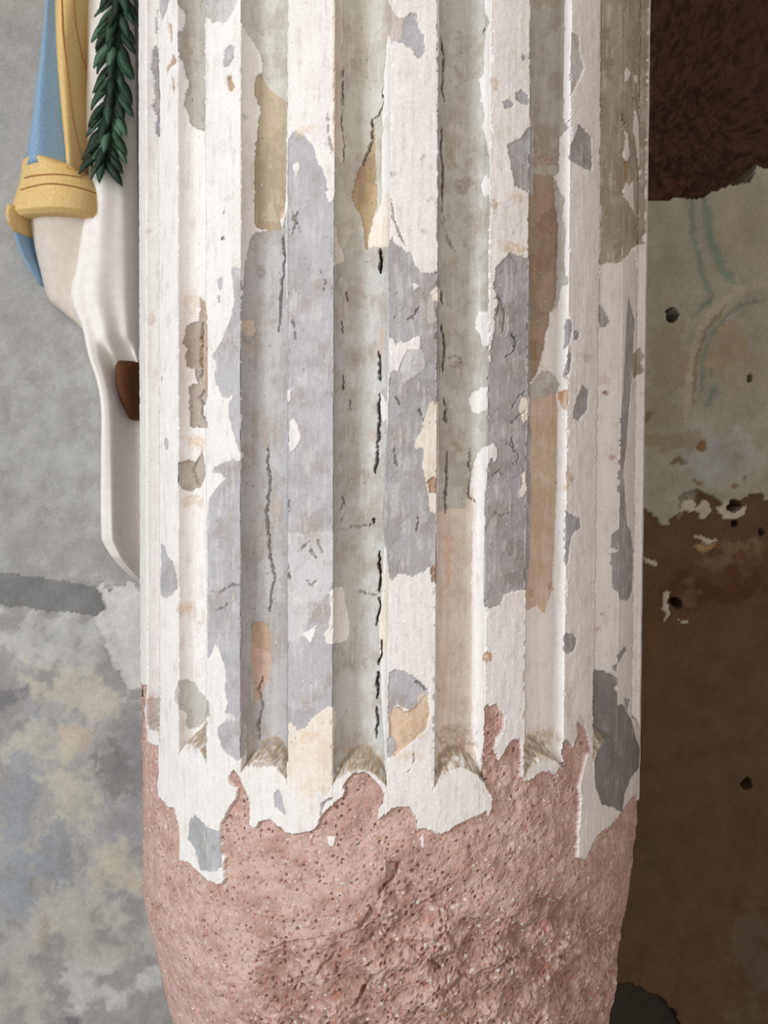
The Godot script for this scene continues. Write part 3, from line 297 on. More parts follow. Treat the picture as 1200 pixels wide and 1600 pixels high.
const BROWN_RENDER := [33.3, 1227.4, 93.2, 1267.8, 173.5, 1253.2, 253.3, 1288.7, 303.5, 1279.0, 353.3, 1299.3, 383.5, 1284.4, 396.6, 1280.5, 408.8, 1269.5, 418.9, 1260.6, 428.1, 1247.6, 441.1, 1250.6, 445.9, 1264.7, 455.9, 1269.8, 453.5, 1293.8, 468.4, 1302.9, 498.4, 1303.1, 511.6, 1292.1, 528.8, 1280.2, 553.7, 1290.3, 570.5, 1303.4, 583.6, 1298.5, 598.8, 1286.6, 654.2, 1270.8, 694.1, 1281.1, 774.8, 1256.5, 854.6, 1271.9, 985.3, 1252.6, 1019.9, -66.6, 41.4, -72.0]
const WALL_CHIPS := [
	[458.6, 1284.8, 473.6, 1291.9, 483.8, 1277.9, 491.6, 1290.0, 503.7, 1285.1, 506.0, 1270.0, 494.1, 1257.9, 483.9, 1269.9, 468.9, 1271.8, 459.9, 1269.8],
	[513.9, 1275.1, 528.7, 1288.2, 543.9, 1280.3, 561.9, 1280.4, 559.1, 1265.3, 544.2, 1258.2, 524.1, 1262.1],
	[479.5, 1234.8, 494.6, 1229.9, 516.7, 1225.0, 499.8, 1217.8],
	[399.7, 1199.2, 416.9, 1194.3, 423.0, 1186.3, 404.9, 1187.2],
	[431.7, 1139.0, 440.6, 1147.1, 442.2, 1108.8, 434.4, 1093.6],
	[451.3, 1103.8, 476.6, 1096.9, 466.6, 1092.8],
]
const LOW_DARK := [200.8, 494.3, 302.4, 510.4, 388.9, 516.0, 414.5, 505.8, 440.1, 493.6, 460.8, 469.9, 481.8, 428.5, 488.5, 329.7, 407.3, 287.6, 263.8, 318.1, 202.0, 369.8]
const NAIL_HOLES := [
	[439.3, 1577.4, 8.0, 10.0],
	[541.9, 1280.3, 10.0, 9.0],
	[544.3, 1252.2, 4.0, 4.0],
	[585.6, 1240.4, 4.0, 5.0],
	[453.0, 1127.0, 8.0, 7.0],
	[569.5, 838.6, 8.0, 8.0],
	[561.4, 1479.9, 3.0, 6.0],
]
# Patches of colour on the back wall: x, height, half width, half height, colour, strength.
const WALL_PATCHES := [
	[-520.6, 778.5, 220.0, 330.0, 0.49, 0.49, 0.475, 0.7],
	[-583.2, 1994.6, 90.0, 160.0, 0.36, 0.33, 0.3, 0.5],
	[-547.5, 1364.4, 120.0, 150.0, 0.44, 0.45, 0.44, 0.5],
	[-597.1, 1423.9, 12.0, 30.0, 0.27, 0.27, 0.27, 0.5],
	[-566.0, 1592.7, 60.0, 12.0, 0.37, 0.37, 0.36, 0.5],
	[-502.3, 1409.5, 20.0, 14.0, 0.38, 0.38, 0.37, 0.4],
	[-588.7, 1188.8, 30.0, 22.0, 0.34, 0.35, 0.35, 0.6],
	[-563.0, 1282.3, 8.0, 3.0, 0.62, 0.62, 0.6, 0.8],
	[-498.9, 1073.4, 130.0, 50.0, 0.52, 0.53, 0.53, 0.8],
	[-499.4, 977.2, 110.0, 50.0, 0.55, 0.53, 0.46, 0.85],
	[-605.3, 969.5, 45.0, 36.0, 0.24, 0.24, 0.26, 0.95],
	[-549.9, 949.5, 44.0, 26.0, 0.38, 0.39, 0.41, 0.75],
	[-560.4, 895.6, 80.0, 45.0, 0.53, 0.53, 0.47, 0.85],
	[-424.1, 865.8, 60.0, 66.0, 0.24, 0.23, 0.235, 0.8],
	[-403.8, 911.7, 28.0, 46.0, 0.33, 0.32, 0.33, 0.8],
	[-494.7, 906.1, 40.0, 30.0, 0.58, 0.5, 0.4, 0.6],
	[-581.1, 808.8, 60.0, 70.0, 0.33, 0.36, 0.39, 0.85],
	[-495.1, 814.4, 50.0, 70.0, 0.54, 0.53, 0.45, 0.85],
	[-419.4, 768.8, 45.0, 44.0, 0.36, 0.36, 0.4, 0.85],
	[-520.9, 711.9, 54.0, 64.0, 0.31, 0.33, 0.36, 0.85],
	[-429.8, 697.0, 44.0, 54.0, 0.53, 0.51, 0.42, 0.8],
	[-582.1, 665.3, 60.0, 70.0, 0.34, 0.38, 0.42, 0.8],
	[-490.9, 624.7, 90.0, 50.0, 0.5, 0.49, 0.44, 0.8],
	[-541.9, 591.5, 9.0, 34.0, 0.4, 0.35, 0.28, 0.7],
	[-481.3, 511.3, 66.0, 44.0, 0.58, 0.59, 0.59, 0.8],
	[-374.4, 522.2, 20.0, 40.0, 0.62, 0.64, 0.64, 0.7],
	[-583.1, 510.7, 60.0, 60.0, 0.46, 0.45, 0.41, 0.6],
	[-501.9, 449.0, 22.0, 14.0, 0.19, 0.19, 0.21, 0.8],
	[-460.7, 573.3, 80.0, 30.0, 0.46, 0.45, 0.4, 0.6],
	[-458.8, 1033.2, 50.0, 20.0, 0.42, 0.42, 0.43, 0.5],
	[530.0, 1509.5, 70.0, 60.0, 0.352, 0.288, 0.176, 0.7],
	[430.3, 1509.0, 34.0, 90.0, 0.304, 0.248, 0.176, 0.6],
	[512.7, 1350.1, 70.0, 50.0, 0.384, 0.4, 0.392, 0.7],
	[570.6, 1470.0, 50.0, 50.0, 0.352, 0.344, 0.288, 0.5],
	[428.0, 1667.2, 50.0, 60.0, 0.336, 0.32, 0.264, 0.6],
	[546.6, 1707.2, 60.0, 60.0, 0.352, 0.32, 0.224, 0.5],
	[421.5, 1429.4, 40.0, 60.0, 0.304, 0.264, 0.192, 0.6],
	[432.2, 1379.6, 50.0, 20.0, 0.256, 0.208, 0.128, 0.6],
	[403.7, 1419.4, 16.0, 16.0, 0.16, 0.104, 0.064, 0.7],
	[452.7, 1349.8, 14.0, 8.0, 0.16, 0.112, 0.056, 0.8],
	[489.3, 1373.0, 7.0, 8.0, 0.2, 0.12, 0.048, 0.9],
	[438.4, 1299.7, 60.0, 30.0, 0.32, 0.328, 0.272, 0.5],
	[540.3, 1310.3, 5.0, 5.0, 0.224, 0.128, 0.08, 0.8],
	[558.2, 1322.4, 4.0, 4.0, 0.224, 0.128, 0.08, 0.8],
	[483.2, 1315.0, 8.0, 6.0, 0.192, 0.136, 0.08, 0.8],
	[499.8, 1214.8, 18.0, 10.0, 0.4, 0.264, 0.112, 0.9],
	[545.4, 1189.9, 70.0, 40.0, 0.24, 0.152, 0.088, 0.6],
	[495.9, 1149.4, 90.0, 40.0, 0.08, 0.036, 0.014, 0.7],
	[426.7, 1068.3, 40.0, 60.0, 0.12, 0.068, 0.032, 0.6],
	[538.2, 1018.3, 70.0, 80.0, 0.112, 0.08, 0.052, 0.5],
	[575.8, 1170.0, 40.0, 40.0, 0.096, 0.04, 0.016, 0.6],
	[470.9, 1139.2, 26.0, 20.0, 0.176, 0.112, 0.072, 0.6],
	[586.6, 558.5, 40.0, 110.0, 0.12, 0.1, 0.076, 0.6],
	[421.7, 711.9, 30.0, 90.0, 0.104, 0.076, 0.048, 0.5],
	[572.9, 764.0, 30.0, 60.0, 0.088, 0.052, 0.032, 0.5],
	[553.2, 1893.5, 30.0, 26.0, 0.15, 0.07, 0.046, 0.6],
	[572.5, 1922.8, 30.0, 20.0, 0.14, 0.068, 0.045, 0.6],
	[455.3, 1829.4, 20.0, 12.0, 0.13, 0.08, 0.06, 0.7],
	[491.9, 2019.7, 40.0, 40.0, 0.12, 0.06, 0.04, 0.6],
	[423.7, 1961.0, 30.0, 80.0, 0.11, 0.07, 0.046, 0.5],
]
# Painted lines of the mural: width, colour, strength, then the line.
const MURAL := [
	[9, 0.16, 0.256, 0.208, 0.7, 464.3, 1760.8, 471.3, 1697.0, 486.1, 1637.9, 502.6, 1602.4],
	[15, 0.136, 0.248, 0.2, 0.7, 486.1, 1760.9, 497.1, 1697.1, 515.8, 1647.9, 538.0, 1623.4],
	[9, 0.192, 0.272, 0.224, 0.75, 502.6, 1602.4, 483.9, 1588.5, 467.3, 1566.6],
	[12, 0.464, 0.424, 0.344, 0.75, 463.7, 1409.7, 468.5, 1489.3, 481.5, 1548.9, 506.8, 1588.6, 538.2, 1613.5, 597.6, 1628.6],
	[7, 0.216, 0.264, 0.224, 0.85, 486.1, 1449.7, 488.1, 1509.3, 505.4, 1554.0, 538.6, 1588.8, 598.0, 1606.9],
	[6, 0.224, 0.2, 0.144, 0.85, 473.4, 1429.7, 478.2, 1509.2, 493.4, 1553.9, 522.7, 1590.7],
	[6, 0.2, 0.264, 0.24, 0.8, 495.4, 1429.8, 503.0, 1454.7, 508.7, 1469.7],
	[6, 0.2, 0.24, 0.216, 0.8, 502.6, 1479.6, 502.3, 1494.5],
]
# The statue: height, left, right, back and bulge of each cross-section, in millimetres.
const STATUE := {
	"robe": [[2154.9, -461.2, -393.6, -417, 45], [2040.0, -458.4, -394.5, -417, 48], [1944.2, -458.5, -392.6, -417, 50], [1848.1, -460.5, -391.6, -417, 52], [1780.5, -456.7, -390.6, -417, 54], [1712.9, -462.5, -388.6, -417, 56], [1635.4, -474.2, -386.6, -417, 58], [1586.8, -483.9, -385.5, -417, 60], [1541.4, -465.6, -384.7, -417, 60], [1499.0, -452.3, -381.4, -417, 72], [1456.3, -435.8, -366.5, -417, 84], [1418.0, -428.2, -355.5, -417, 92], [1361.4, -429.4, -348.1, -417, 92], [1228.6, -430.9, -344.4, -417, 88], [1201.4, -418.2, -346.4, -417, 78], [1178.9, -402.3, -350.9, -417, 56], [1149.7, -380.9, -358.1, -417, 20]],
	"sleeve": [[1727.2, -544.7, -428.8, -417, 66], [1701.3, -546.1, -431.7, -417, 60], [1678.4, -543.9, -437.0, -417, 52], [1636.0, -536.0, -446.2, -417, 44], [1588.2, -522.8, -453.3, -417, 38], [1564.6, -494.6, -456.3, -417, 32], [1544.0, -471.5, -459.7, -417, 24]],
	"blue_mantle": [[2147.8, -483.5, -473.9, -417, 62], [2033.4, -505.4, -485.2, -417, 66], [1937.8, -521.5, -477.3, -417, 70], [1842.0, -538.6, -471.3, -417, 74], [1773.2, -551.1, -465.5, -417, 76]],
	"mantle_border": [[2142.5, -505.3, -421.4, -414, 72], [2029.2, -499.6, -444.3, -414, 75], [1934.5, -493.9, -455.7, -414, 78], [1839.8, -484.4, -453.8, -414, 80], [1767.5, -475.8, -451.9, -414, 82]],
	"mantle_hem": [[1782.7, -550.1, -475.1, -417, 76], [1773.0, -551.8, -450.0, -417, 77], [1755.5, -554.4, -434.3, -417, 79], [1735.8, -559.5, -429.0, -417, 83], [1716.3, -563.8, -427.6, -417, 86], [1707.1, -566.2, -428.0, -417, 84], [1701.6, -567.0, -430.2, -417, 76]],
	"hem_roll": [[1714.3, -568.2, -537.4, -417, 74], [1702.3, -568.5, -538.6, -417, 78], [1689.5, -566.5, -541.4, -417, 74], [1679.8, -561.3, -543.9, -417, 62]],
	"mantle_lining": [[1686.0, -564.7, -543.3, -417, 58], [1655.9, -558.4, -538.8, -417, 50], [1627.8, -546.4, -528.8, -417, 40], [1611.2, -534.3, -524.4, -417, 30]],
	"brown_piece": [[1491.3, -412.0, -369.5, -417, 60], [1482.8, -414.3, -368.1, -417, 68], [1458.5, -412.6, -367.4, -417, 72], [1434.9, -406.7, -368.2, -417, 68], [1406.8, -393.7, -370.4, -417, 56]],
}
const SEAMS := {
	"mantle_border": [[-476.0, 2047.6, -472.7, 1956.1, -462.1, 1845.8, -450.3, 1757.1], [-462.0, 2047.7, -459.6, 1974.5, -452.6, 1864.2, -448.4, 1762.7]],
	"mantle_hem": [[-537.3, 1755.7, -496.2, 1754.1, -451.3, 1755.3], [-541.2, 1737.2, -496.3, 1740.2, -458.8, 1738.6, -430.7, 1736.9]],
}
const GARLAND := [-390.3, 2112.0, -392.3, 2048.1, -396.2, 2011.5, -400.1, 1956.5, -404.0, 1892.1, -409.8, 1836.8, -415.6, 1795.2, -418.5, 1770.3]

const R := 250.0          # radius of the fillets, millimetres
const FLUTE_DEPTH := 19.0
const FLUTE_POWER := 2.4
const FLUTE_END := 1083.0 # height of the foot of the flutes
const FLUTE_SCOOP := 0.6 # rise of the scooped foot for each millimetre of depth
# class: first colour, second colour (linear), height in millimetres against the white coat
const KINDS := {
	"WHITE": [Color(.84, .825, .805), Color(.79, .765, .745), 0.0],
	"DIRTY": [Color(.47, .455, .415), Color(.36, .34, .30), -0.8],
	"DIRTY2": [Color(.56, .56, .50), Color(.46, .445, .39), -0.7],
	"DIRTYB": [Color(.42, .385, .315), Color(.30, .265, .205), -0.7],
	"DIRTYBR": [Color(.46, .41, .36), Color(.36, .31, .26), -1.1],
	"FLGREY": [Color(.53, .525, .49), Color(.43, .41, .37), -0.7],
	"LIGHTFL": [Color(.53, .535, .51), Color(.425, .405, .375), -0.6],
	"SLATE": [Color(.485, .48, .48), Color(.395, .38, .37), -0.8],
	"PALEGREY": [Color(.58, .57, .56), Color(.50, .485, .47), -0.6],
	"LGREY": [Color(.60, .60, .61), Color(.53, .525, .53), -0.4],
	"GREYL": [Color(.44, .46, .47), Color(.36, .37, .38), -0.6],
	"GREY": [Color(.485, .48, .505), Color(.405, .40, .415), -0.7],
	"GREY2": [Color(.42, .415, .425), Color(.345, .335, .34), -0.7],
	"GREYB": [Color(.44, .445, .47), Color(.36, .355, .37), -0.6],
	"GREYD": [Color(.40, .39, .40), Color(.305, .295, .30), -0.7],
	"GREYDD": [Color(.28, .27, .265), Color(.215, .205, .20), 0.3],
	"PINKWHITE": [Color(.74, .66, .595), Color(.62, .52, .44), -0.1],
	"PINKTAN": [Color(.66, .545, .43), Color(.54, .41, .295), -0.2],
	"PINKGREY": [Color(.60, .55, .51), Color(.50, .45, .41), -0.5],
	"CREAM": [Color(.82, .775, .705), Color(.75, .67, .565), -0.2],
	"CREAMTAN": [Color(.66, .58, .47), Color(.56, .45, .34), 0.0],
	"TANCREAM": [Color(.71, .565, .42), Color(.58, .43, .295), -1.2],
	"TANPINK": [Color(.56, .42, .33), Color(.45, .30, .21), -1.4],
	"TAN": [Color(.49, .375, .225), Color(.34, .23, .115), -2.0],
	"BROWN": [Color(.39, .295, .205), Color(.275, .195, .13), -1.4],
	"BROWNISH": [Color(.49, .41, .30), Color(.39, .305, .205), -1.3],
	"ORANGE": [Color(.62, .40, .25), Color(.50, .27, .14), -0.4],
}
const COAT_LABEL := {
	"grey_undercoat_patch": "grey undercoat", "dirty_undercoat_patch": "dirty greenish undercoat", "pale_undercoat_patch": "pale grey undercoat",
	"bare_plaster_patch": "bare tan plaster", "cream_paint_patch": "cream stained paint", "stained_paint_patch": "pinkish stained paint", "rust_stain_patch": "rusty orange stain", "white_paint_chip": "white paint chip",
}
# the unrolled map of the shaft: two samples to the millimetre
const U0 := -10.0
const V0 := 740.0
const MW := 2200
const MH := 2520
# the map of the back wall: one sample to the millimetre
const X0 := -1100.0
const Y0 := 20.0
const WW := 2200
const WH := 2640
const WALL_Z := -420.0


func _ready() -> void:
	set_view()
	build_room()
	build_back_wall()
	build_column()
	build_statue()


func set_view() -> void:
	var cam := Camera3D.new()
	cam.name = "camera"
	add_child(cam)
	cam.transform = Transform3D(Basis(Vector3.RIGHT, deg_to_rad(-1.5)) * Basis(Vector3.BACK, deg_to_rad(0.31)), Vector3(-0.007, 1.3, 0.83))
	var lens := CameraAttributesPhysical.new()
	lens.frustum_focal_length = 18.72
	lens.frustum_focus_distance = 0.64
	lens.frustum_near = 0.05
	lens.frustum_far = 50.0
	lens.exposure_aperture = 9.0
	cam.attributes = lens
	cam.fov = 65.32
	cam.current = true
	var e := Environment.new()
	e.background_mode = Environment.BG_SKY
	var sky := Sky.new()
	var sm := ProceduralSkyMaterial.new()
	sm.sky_top_color = Color(.55, .68, .85)
	sm.sky_horizon_color = Color(.85, .89, .93)
	sm.ground_bottom_color = Color(.35, .33, .30)
	sm.ground_horizon_color = Color(.6, .6, .58)
	sky.sky_material = sm
	e.sky = sky
	e.background_energy_multiplier = 0.8
	e.tonemap_mode = Environment.TONE_MAPPER_LINEAR
	e.tonemap_exposure = 1.0
	e.sdfgi_enabled = true
	e.ssao_enabled = true
	e.ssil_enabled = true
	var we := WorldEnvironment.new()
	we.name = "environment"
	we.environment = e
	add_child(we)
	# daylight in the tall window of the left wall, and in the open doorway behind the camera
	daylight("window_daylight", Vector3(-2.56, 1.95, 2.3), Vector3(0.0, 1.3, 0.0), Vector2(1.1, 1.9), 11.5, Color(.96, .98, 1.0))
	daylight("doorway_daylight", Vector3(0.5, 1.45, 3.5), Vector3(0.2, 1.35, 0.0), Vector2(1.9, 2.3), 5.1, Color(1.0, .96, .938))


func daylight(called: String, at: Vector3, to: Vector3, size: Vector2, energy: float, color: Color) -> void:
	var l := AreaLight3D.new()
	l.name = called
	add_child(l)
	l.position = at
	l.look_at(Vector3(to.x, at.y, at.z) if absf(at.x) > 2.0 else Vector3(at.x, at.y, to.z))
	l.area_size = size
	l.area_normalize_energy = true
	l.light_energy = energy
	l.light_color = color
	l.area_range = 12.0
	l.shadow_enabled = true


# ---------------------------------------------------------------- helpers

func tag(o: Node, label: String, category := "", group := "", kind := "") -> void:
	if label:
		o.set_meta("label", label)
	if category:
		o.set_meta("category", category)
	if group:
		o.set_meta("group", group)
	if kind:
		o.set_meta("kind", kind)


func put(called: String, mesh: Mesh, m: Material, parent: Node = self) -> MeshInstance3D:
	var o := MeshInstance3D.new()
	o.name = called
	o.mesh = mesh
	o.material_override = m
	parent.add_child(o, true)
	return o


func boxes(list: Array) -> ArrayMesh:
	var st := SurfaceTool.new()
	st.begin(Mesh.PRIMITIVE_TRIANGLES)
	for b in list:
		var bm := BoxMesh.new()
		bm.size = b[1] - b[0]
		st.append_from(bm, 0, Transform3D(Basis(), (b[0] + b[1]) / 2.0))
	return st.commit()


func grain(frequency: float, low: float, high: float, seed_: int, octaves := 4) -> NoiseTexture2D:
	var n := FastNoiseLite.new()
	n.noise_type = FastNoiseLite.TYPE_SIMPLEX_SMOOTH
	n.seed = seed_
	n.frequency = frequency
	n.fractal_octaves = octaves
	var g := Gradient.new()
	g.set_color(0, Color(low, low, low))
	g.set_color(1, Color(high, high, high))
	var t := NoiseTexture2D.new()
	t.width = 512
	t.height = 512
	t.seamless = true
	t.noise = n
	t.color_ramp = g
	return t


func surface(c: Color, rough := 0.85, texture: Texture2D = null, repeat := 4.0, vertex := false, relief: Texture2D = null, depth := 0.1) -> StandardMaterial3D:
	var m := StandardMaterial3D.new()
	m.albedo_color = c
	m.roughness = rough
	m.metallic_specular = 0.3
	m.vertex_color_use_as_albedo = vertex
	m.cull_mode = BaseMaterial3D.CULL_DISABLED
	if texture or relief:
		m.uv1_triplanar = true
		m.uv1_world_triplanar = true
		m.uv1_scale = Vector3.ONE * repeat
	if texture:
		m.albedo_texture = texture
	if relief:
		m.heightmap_enabled = true
		m.heightmap_texture = relief
		m.heightmap_scale = depth
	return m


func noise_map(w: int, h: int, seed_: int, frequency: float, octaves := 3, cells := false, rims := false) -> PackedByteArray:
	var n := FastNoiseLite.new()
	n.noise_type = FastNoiseLite.TYPE_CELLULAR if cells else FastNoiseLite.TYPE_SIMPLEX_SMOOTH
	if cells:
		n.cellular_return_type = FastNoiseLite.RETURN_DISTANCE if rims else FastNoiseLite.RETURN_CELL_VALUE
		n.cellular_jitter = 1.0
		n.fractal_type = FastNoiseLite.FRACTAL_NONE
	n.seed = seed_
	n.frequency = frequency
	n.fractal_octaves = octaves
	return n.get_image(w, h, false, false, true).get_data()


func fill(map: PackedByteArray, w: int, h: int, ox: float, oy: float, per: float, flat: Array, value: int) -> void:
	var n := flat.size() / 2
	var px := PackedFloat32Array()
	var py := PackedFloat32Array()
	var lo := 1e9
	var hi := -1e9
	for i in n:
		px.append((float(flat[2 * i]) - ox) * per)
		py.append((float(flat[2 * i + 1]) - oy) * per)
		lo = minf(lo, py[i])
		hi = maxf(hi, py[i])
	for y in range(maxi(0, int(lo)), mini(h - 1, int(hi) + 1) + 1):
		var fy := y + 0.5
		var xs := PackedFloat32Array()
		for i in n:
			var k := (i + 1) % n
			if (py[i] > fy) != (py[k] > fy):
				xs.append(px[i] + (fy - py[i]) / (py[k] - py[i]) * (px[k] - px[i]))
		xs.sort()
		for s in range(0, xs.size() - 1, 2):
			for x in range(clampi(int(round(xs[s])), 0, w), clampi(int(round(xs[s + 1])), 0, w)):
				map[y * w + x] = value


func groove(map: PackedByteArray, w: int, h: int, ox: float, oy: float, per: float, line: Array, from: int, width: float, value: float) -> void:
	# a line cut to `value`, rounded across its width, tapering to its ends
	var count := (line.size() - from) / 2
	for i in count - 1:
		var a := Vector2(line[from + 2 * i], line[from + 2 * i + 1])
		var b := Vector2(line[from + 2 * i + 2], line[from + 2 * i + 3])
		var lo := a.min(b) - Vector2.ONE * width
		var hi := a.max(b) + Vector2.ONE * width
		var d := b - a
		var l2 := maxf(d.length_squared(), 1e-6)
		for y in range(maxi(0, int((lo.y - oy) * per)), mini(h - 1, int((hi.y - oy) * per)) + 1):
			for x in range(maxi(0, int((lo.x - ox) * per)), mini(w - 1, int((hi.x - ox) * per)) + 1):
				var p := Vector2((x + 0.5) / per + ox, (y + 0.5) / per + oy)
				var t := clampf((p - a).dot(d) / l2, 0.0, 1.0)
				var along := (i + t) / float(count - 1)
				var half := width * 0.5 * clampf(minf(along, 1.0 - along) * 5.0 + 0.35, 0.0, 1.0)
				var q := p.distance_to(a + d * t) / half
				if q < 1.3:
					map[y * w + x] = maxi(map[y * w + x], int(clampf(1.6 - 1.2 * q, 0.0, 1.0) * value))


func blot(ids: PackedByteArray, shares: PackedByteArray, w: int, h: int, ox: float, oy: float, per: float, s: Array, id: int, n: PackedByteArray, ragged: float, rim := 2.2) -> void:
	# a stain with an uneven outline of its own
	for y in range(maxi(0, int((s[1] - 1.6 * s[3] - oy) * per)), mini(h - 1, int((s[1] + 1.6 * s[3] - oy) * per)) + 1):
		for x in range(maxi(0, int((s[0] - 1.6 * s[2] - ox) * per)), mini(w - 1, int((s[0] + 1.6 * s[2] - ox) * per)) + 1):
			var k := y * w + x
			var dx: float = ((x + 0.5) / per + ox - s[0]) / s[2]
			var dy: float = ((y + 0.5) / per + oy - s[1]) / s[3]
			var q := 1.0 - sqrt(dx * dx + dy * dy) + (n[k] / 255.0 - 0.5) * ragged
			var share := int(clampf(q * rim, 0.0, 1.0) * s[7] * 255.0)
			if share > shares[k] or (share > 12 and shares[k] > 0 and share > shares[k] * 0.6):
				ids[k] = id
				shares[k] = share


func split(cols: int, rows: int, pos: PackedVector3Array, col: PackedColorArray, part: PackedInt32Array) -> Dictionary:
	# normals of a grid, and one mesh for each number in `part` (a number for each cell, stored at its lower left corner)
	var nor := PackedVector3Array()
	nor.resize(pos.size())
	for r in rows:
		var up := mini(r + 1, rows - 1) * cols
		var down := maxi(r - 1, 0) * cols
		var at := r * cols
		for c in cols:
			nor[at + c] = (pos[at + mini(c + 1, cols - 1)] - pos[at + maxi(c - 1, 0)]).cross(pos[up + c] - pos[down + c]).normalized()
	var cells := {}
	for r in rows - 1:
		for c in cols - 1:
			var k := r * cols + c
			var id := part[k]
			if not cells.has(id):
				cells[id] = PackedInt32Array()
			cells[id].append(k)
	var remap := PackedInt32Array()
	remap.resize(pos.size())
	remap.fill(-1)
	var out := {}
	for id in cells:
		var used := PackedInt32Array()
		var index := PackedInt32Array()
		var list: PackedInt32Array = cells[id]
		index.resize(list.size() * 6)
		var w := 0
		for k in list:
			for o in [k, k + cols, k + 1, k + cols + 1]:
				if remap[o] < 0:
					remap[o] = used.size()
					used.append(o)
			var a := remap[k]
			var b := remap[k + cols]
			var c2 := remap[k + 1]
			var d := remap[k + cols + 1]
			index[w] = a
			index[w + 1] = b
			index[w + 2] = d
			index[w + 3] = a
			index[w + 4] = d
			index[w + 5] = c2
			w += 6
		var p := PackedVector3Array()
		var n := PackedVector3Array()
		var cc := PackedColorArray()
		p.resize(used.size())
		n.resize(used.size())
		cc.resize(used.size())
		for i in used.size():
			var o := used[i]
			p[i] = pos[o]
			n[i] = nor[o]
			cc[i] = col[o]
			remap[o] = -1
		var arrays := []
		arrays.resize(Mesh.ARRAY_MAX)
		arrays[Mesh.ARRAY_VERTEX] = p
		arrays[Mesh.ARRAY_NORMAL] = n
		arrays[Mesh.ARRAY_COLOR] = cc
		arrays[Mesh.ARRAY_INDEX] = index
		var m := ArrayMesh.new()
		m.add_surface_from_arrays(Mesh.PRIMITIVE_TRIANGLES, arrays)
		out[id] = m
	return out


func marks(stops: Array) -> PackedFloat32Array:
	# positions from stops [at, spacing up to the next stop]
	var out := PackedFloat32Array()
	for i in stops.size() - 1:
		var n := maxi(1, int(ceil((stops[i + 1][0] - stops[i][0]) / stops[i][1])))
		for k in n:
			out.append(lerpf(stops[i][0], stops[i + 1][0], float(k) / n))
	out.append(stops[-1][0])
	return out


# ---------------------------------------------------------------- the room

func build_room() -> void:
	var lime := surface(Color(.80, .76, .70), 0.9, grain(0.02, .85, 1.0, 3), 0.7)
	var dull := surface(Color(.62, .56, .50), 0.9, grain(0.02, .8, 1.0, 5), 0.7)
	var stone := surface(Color(.50, .44, .39), 0.8, grain(0.03, .75, 1.0, 4), 1.2)
	var wood := surface(Color(.42, .30, .20), 0.6)
	var o := put("floor", boxes([[Vector3(-2.8, -0.2, -1.3), Vector3(2.8, 0, 3.8)]]), stone)
	tag(o, "", "", "", "structure")
	o = put("ceiling", boxes([[Vector3(-2.8, 3.4, -1.3), Vector3(2.8, 3.6, 3.8)]]), lime)
	tag(o, "", "", "", "structure")
	o = put("wall_left", boxes([[Vector3(-2.8, 0, -1.3), Vector3(-2.6, 3.4, 1.5)], [Vector3(-2.8, 0, 2.9), Vector3(-2.6, 3.4, 3.8)], [Vector3(-2.8, 0, 1.5), Vector3(-2.6, 0.9, 2.9)], [Vector3(-2.8, 3.0, 1.5), Vector3(-2.6, 3.4, 2.9)]]), lime)
	tag(o, "", "", "", "structure")
	o = put("wall_right", boxes([[Vector3(2.6, 0, -1.3), Vector3(2.8, 3.4, 3.8)]]), dull)
	tag(o, "", "", "", "structure")
	o = put("wall_front", boxes([[Vector3(-2.6, 0, 3.6), Vector3(-0.5, 3.4, 3.8)], [Vector3(1.5, 0, 3.6), Vector3(2.6, 3.4, 3.8)], [Vector3(-0.5, 2.7, 3.6), Vector3(1.5, 3.4, 3.8)]]), lime)
	tag(o, "", "", "", "structure")
	o = put("window_1", boxes([[Vector3(-2.74, 0.9, 1.5), Vector3(-2.68, 0.96, 2.9)], [Vector3(-2.74, 2.94, 1.5), Vector3(-2.68, 3.0, 2.9)], [Vector3(-2.74, 0.96, 1.5), Vector3(-2.68, 2.94, 1.56)], [Vector3(-2.74, 0.96, 2.84), Vector3(-2.68, 2.94, 2.9)], [Vector3(-2.74, 0.96, 2.18), Vector3(-2.68, 2.94, 2.22)]]), wood)
	tag(o, "", "", "", "structure")
	o = put("door_1", boxes([[Vector3(-0.5, 0, 3.66), Vector3(-0.42, 2.7, 3.74)], [Vector3(1.42, 0, 3.66), Vector3(1.5, 2.7, 3.74)], [Vector3(-0.42, 2.62, 3.66), Vector3(1.42, 2.7, 3.74)]]), wood)
	tag(o, "", "", "", "structure")


